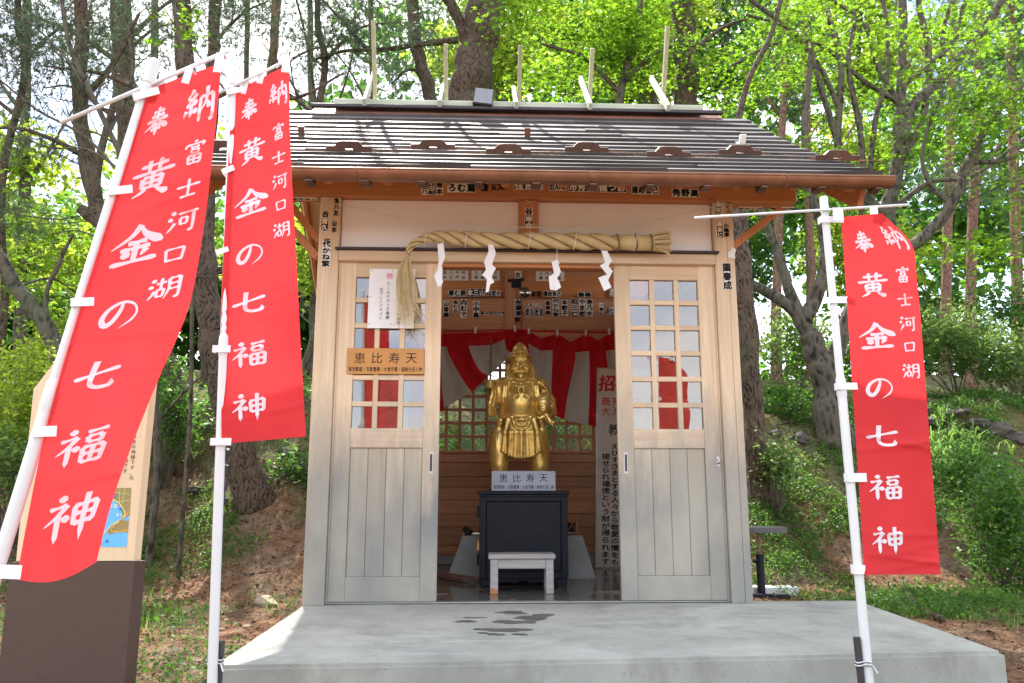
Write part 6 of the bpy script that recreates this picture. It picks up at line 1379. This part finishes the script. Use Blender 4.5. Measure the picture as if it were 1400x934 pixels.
shrub(1180, 480, 7.5, 50, 50, 70, M_SHRUB, 'pale shrub right behind the right banner', .06)
shrub(1300, 465, 7.0, 70, 48, 130, M_SHRUB, 'wide loose shrub on the bank right of the banner', .06)
shrub(1375, 490, 6.4, 50, 45, 80, M_SHRUB, 'shrub at the right edge above the lava rocks', .06)
shrub(1385, 420, 8.0, 60, 50, 60, M_MAPLE2, 'dark evergreen shrub high at the right edge', .07)
shrub(1370, 720, 2.1, 36, 90, 120, M_UNDER, 'green shrub low at the right edge beside the slab', .045)
shrub(1335, 650, 3.2, 44, 40, 80, M_UNDER, 'bushy green plants right of the right banner', .045)
shrub(1058, 630, 4.0, 22, 28, 40, M_SHRUB, 'young light green sprouts beside the dark trunk', .05)
# lava rocks along the bank
for i, (u, v, s) in enumerate(((1205, 560, .2), (1228, 552, .16), (1255, 556, .22), (1282, 566, .2), (1306, 556, .26), (1334, 572, .22), (1362, 580, .26), (1392, 590, .3), (1060, 582, .16), (1092, 590, .2), (395, 610, .2), (418, 632, .24), (30, 700, .22), (60, 660, .2), (262, 660, .16))):
    c = PG(u, v+14); lb = ['first', 'second', 'third', 'fourth', 'fifth', 'sixth', 'seventh', 'eighth']
    lab = (lb[i]+' dark lava rock from the right banner along the bank crest') if i < 8 else ['dark rock left of the forked maple foot', 'dark rock under the forked maple foot', 'mossy rock behind the left shrine wall', 'rock beside the left corner post', 'dark rock left of the brown board base', 'dark rock behind the information board', 'small dark rock by the leaning pine'][i-8]
    rock('rock', (c[0], c[1], c[2]+s*.15), (s*1.1, s*.7, s*.55), 40+i, M_LAVA, lab, group='dark rocks along the bank', amp=.8)
for i, (u, v) in enumerate(((318, 838), (302, 862), (236, 872), (224, 896), (252, 892), (340, 858), (214, 838), (268, 905), (246, 918))):
    c = PG(u, v); rock('pebble', (c[0], c[1], c[2]+.008), (.03+.01*(i % 3), .025, .018), 70+i, M_STONE, ['palest loose stone by the front corner of the slab', 'loose stone nearest the slab on its left', 'loose stone among the needles beside the brown board base', 'loose stone left of the upright pole, low in the picture', 'flat loose stone left of the second banner pole foot', 'loose stone below the tan rock at the slab', 'uppermost loose stone beside the brown board base', 'lowest loose stone by the second banner pole', 'loose stone low between the board base and the pole'][i], group='loose stones left of the slab', sub=2, cat='stone')
# fallen branch and sticks
def stick(pp, r, label, name='fallen_branch', m_=None):
    P = [PG(u, v) for u, v in pp]; P = [p+np.array([0, 0, r*.7]) for p in P]; S_ = cr_spline(P, 6); m = MB().tube(S_, [r*(1+.18*math.sin(k*1.9))*(1-.4*k/len(S_)) for k in range(len(S_))], 9); m.build(name, m_ or M_PBARK, smooth=True, label=label, cat='branch')
stick([(1236, 800), (1244, 822), (1262, 838), (1288, 852)], .038, 'thick dark fallen branch lying on the needles right of the banner')
stick([(1040, 588), (1070, 580), (1110, 572), (1160, 566)], .014, 'thin pale fallen branch lying on the bank under the forked maple')
stick([(245, 690), (280, 700), (320, 690)], .012, 'thin fallen stick on the slope behind the second banner')
stick([(290, 770), (330, 785), (372, 782)], .008, 'short dry stick on the needles left of the shrine')
# ground cover
def ground_pts(n, x0, x1, y0, y1, keep):
    x = rng.uniform(x0, x1, n); y = rng.uniform(y0, y1, n); f = .5+.25*np.sin(1.9*x+.8*y)+.25*np.sin(2.3*y-1.1*x+2)+.18*np.sin(5.3*x+3.1*y)+.14*np.sin(7.9*y-6.1*x)
    k = rng.uniform(0, 1, n) < np.clip(keep(x, y, f), 0, 1); inside = (x > -1.5) & (x < 1.6) & (y > -1.85) & (y < 3.15) | ((x > -1.45) & (x < 2.32) & (y > -1.85) & (y < .18)); k &= ~inside
    x, y = x[k], y[k]; return np.stack([x, y, ground_z(x, y)], 1)
# low leafy plants
P = ground_pts(150000, -9, 9, -2.5, 8.5, lambda x, y, f: (f-.42+.16*sstep(1.8, 3, x)*sstep(2.6, 3.6, y))*2.2*(.12+.9*sstep(2.6, 4.2, y)+.6*sstep(2.0, 3.0, x)*sstep(.3, 1.6, y))*(1-.3*sstep(5.2, 6.2, y)))
base_ = np.repeat(P, 7, 0)+np.abs(rng.normal(0, .05, (len(P)*7, 3)))*np.array([1, 1, 1.1])*rng.choice([-1, 1], (len(P)*7, 3))*np.array([1, 1, 0])+np.stack([np.zeros(len(P)*7)]*2+[np.abs(rng.normal(.03, .05, len(P)*7))], 1)
V, F_ = scatter(DIA, base_, .036, .6); np_mesh('ground_plants', V, F_, M_UNDER, kind='stuff')
# grass blades
P = ground_pts(60000, -9, 9, -2.5, 8, lambda x, y, f: (f-.5)*2.4*(.22+.7*sstep(1.5, 4, y)+.3*sstep(2.6, 3.4, x))*(1-.6*sstep(5, 6, y)))
P = np.repeat(P, 3, 0)+rng.normal(0, .03, (len(P)*3, 3))*[1, 1, 0]; h = rng.uniform(.05, .15, (len(P), 1)); a = rng.uniform(0, 6.28, len(P)); d = np.stack([np.cos(a), np.sin(a), 0*a], 1); b = rng.normal(0, .35, (len(P), 3))*[1, 1, 0]; b[:, 2] = 1
V = np.stack([P-d*.004, P+d*.004, P+b*h], 1).reshape(-1, 3); np_mesh('grass', V, np.arange(len(V)).reshape(-1, 3), M_GRASS, kind='stuff')
# broad bright blades right of the banner
C = np.array([PG(random.gauss(1300, 28), random.gauss(625, 22)) for _ in range(90)]); Vs = []; Fs = []; k = 0
for c in C:
    for j in range(5):
        a = random.uniform(0, 6.28); L_ = random.uniform(.18, .34); dx = np.array([math.cos(a), math.sin(a), 0])*L_*random.uniform(.4, .8); s_ = np.array([-math.sin(a), math.cos(a), 0])*.009
        pts = [c, c+dx*.3+[0, 0, L_*.7], c+dx*.75+[0, 0, L_*.85], c+dx*1.1+[0, 0, L_*.6]]
        Vs += [pts[0]-s_, pts[0]+s_, pts[1]-s_, pts[1]+s_, pts[2]-s_*.8, pts[2]+s_*.8, pts[3]-s_*.1, pts[3]+s_*.1]; Fs += [(k, k+1, k+3, k+2), (k+2, k+3, k+5, k+4), (k+4, k+5, k+7, k+6)]; k += 8
np_mesh('broad_grass', np.array(Vs), np.array(Fs), M_GRASS, kind='stuff')
# dry needles and leaf litter
P = ground_pts(150000, -6, 7, -3.2, 6.5, lambda x, y, f: 1.0-.5*(f > .6)); n = len(P); P[:, 2] += rng.uniform(.002, .016, n); a = rng.uniform(0, 6.28, n); L_ = rng.uniform(.04, .10, n); d = np.stack([np.cos(a), np.sin(a), rng.normal(.05, .2, n)], 1)*L_[:, None]; s_ = np.stack([-np.sin(a), np.cos(a), 0*a], 1)*.0028
V = np.stack([P-s_, P+s_, P+d], 1).reshape(-1, 3); np_mesh('pine_needle_litter', V, np.arange(len(V)).reshape(-1, 3), M_LITTER, kind='stuff')
# dead leaves, cones and bark chips among the needles
P = ground_pts(34000, -7, 8, -3.2, 7, lambda x, y, f: .9+0*x); P[:, 2] += rng.uniform(.004, .02, len(P)); V, F_ = scatter(DIA, P, .042, .45); np_mesh('leaf_litter', V, F_, M_DEAD, kind='stuff')
# bits of litter blown on the slab
n = 420; x = rng.uniform(-1.35, 2.1, n); y = -1.7+1.65*rng.uniform(0, 1, n)**1.3; k = rng.uniform(0, 1, n) < .55; a = rng.uniform(0, 6.28, n); L_ = np.where(k, rng.uniform(.02, .05, n), rng.uniform(.006, .014, n)); wd_ = np.where(k, .0011, .004)
P = np.stack([x, y, 0*x+.0055], 1); d = np.stack([np.cos(a), np.sin(a), 0*a+.05], 1)*L_[:, None]; s_ = np.stack([-np.sin(a), np.cos(a), 0*a], 1)*wd_[:, None]
np_mesh('slab_litter', np.stack([P-s_, P+s_, P+d], 1).reshape(-1, 3), np.arange(3*n).reshape(-1, 3), M_LITTER, kind='stuff')
# needles caught behind the snow guards on the roof
Vs = []
for u, v in ((477, 208), (592, 204), (695, 212), (802, 208), (914, 216), (1011, 212), (1144, 221)):
    d = ray(u, v); n_ = np.array(sn); p0 = np.array(rp(0, 0, -.02)); t = ((p0-CAM)@n_)/(d@n_); Pc = CAM+d*t; tt = float((Vector(Pc)-Vector((Pc[0], EY, EZ))).dot(sd))
    for j in range(110):
        c = np.array(rp(Pc[0]+random.gauss(.0, .17), tt+abs(random.gauss(.02, .03)), .022)); a = random.gauss(0, .5); dv = np.array([math.cos(a), math.sin(a)*.5, math.sin(a)*.4])*random.uniform(.03, .08); Vs += [c-[0, 0, .002], c+[0, 0, .002], c+dv]
Vs = np.array(Vs); np_mesh('roof_needles', Vs, np.arange(len(Vs)).reshape(-1, 3), M_LITTER, kind='stuff')
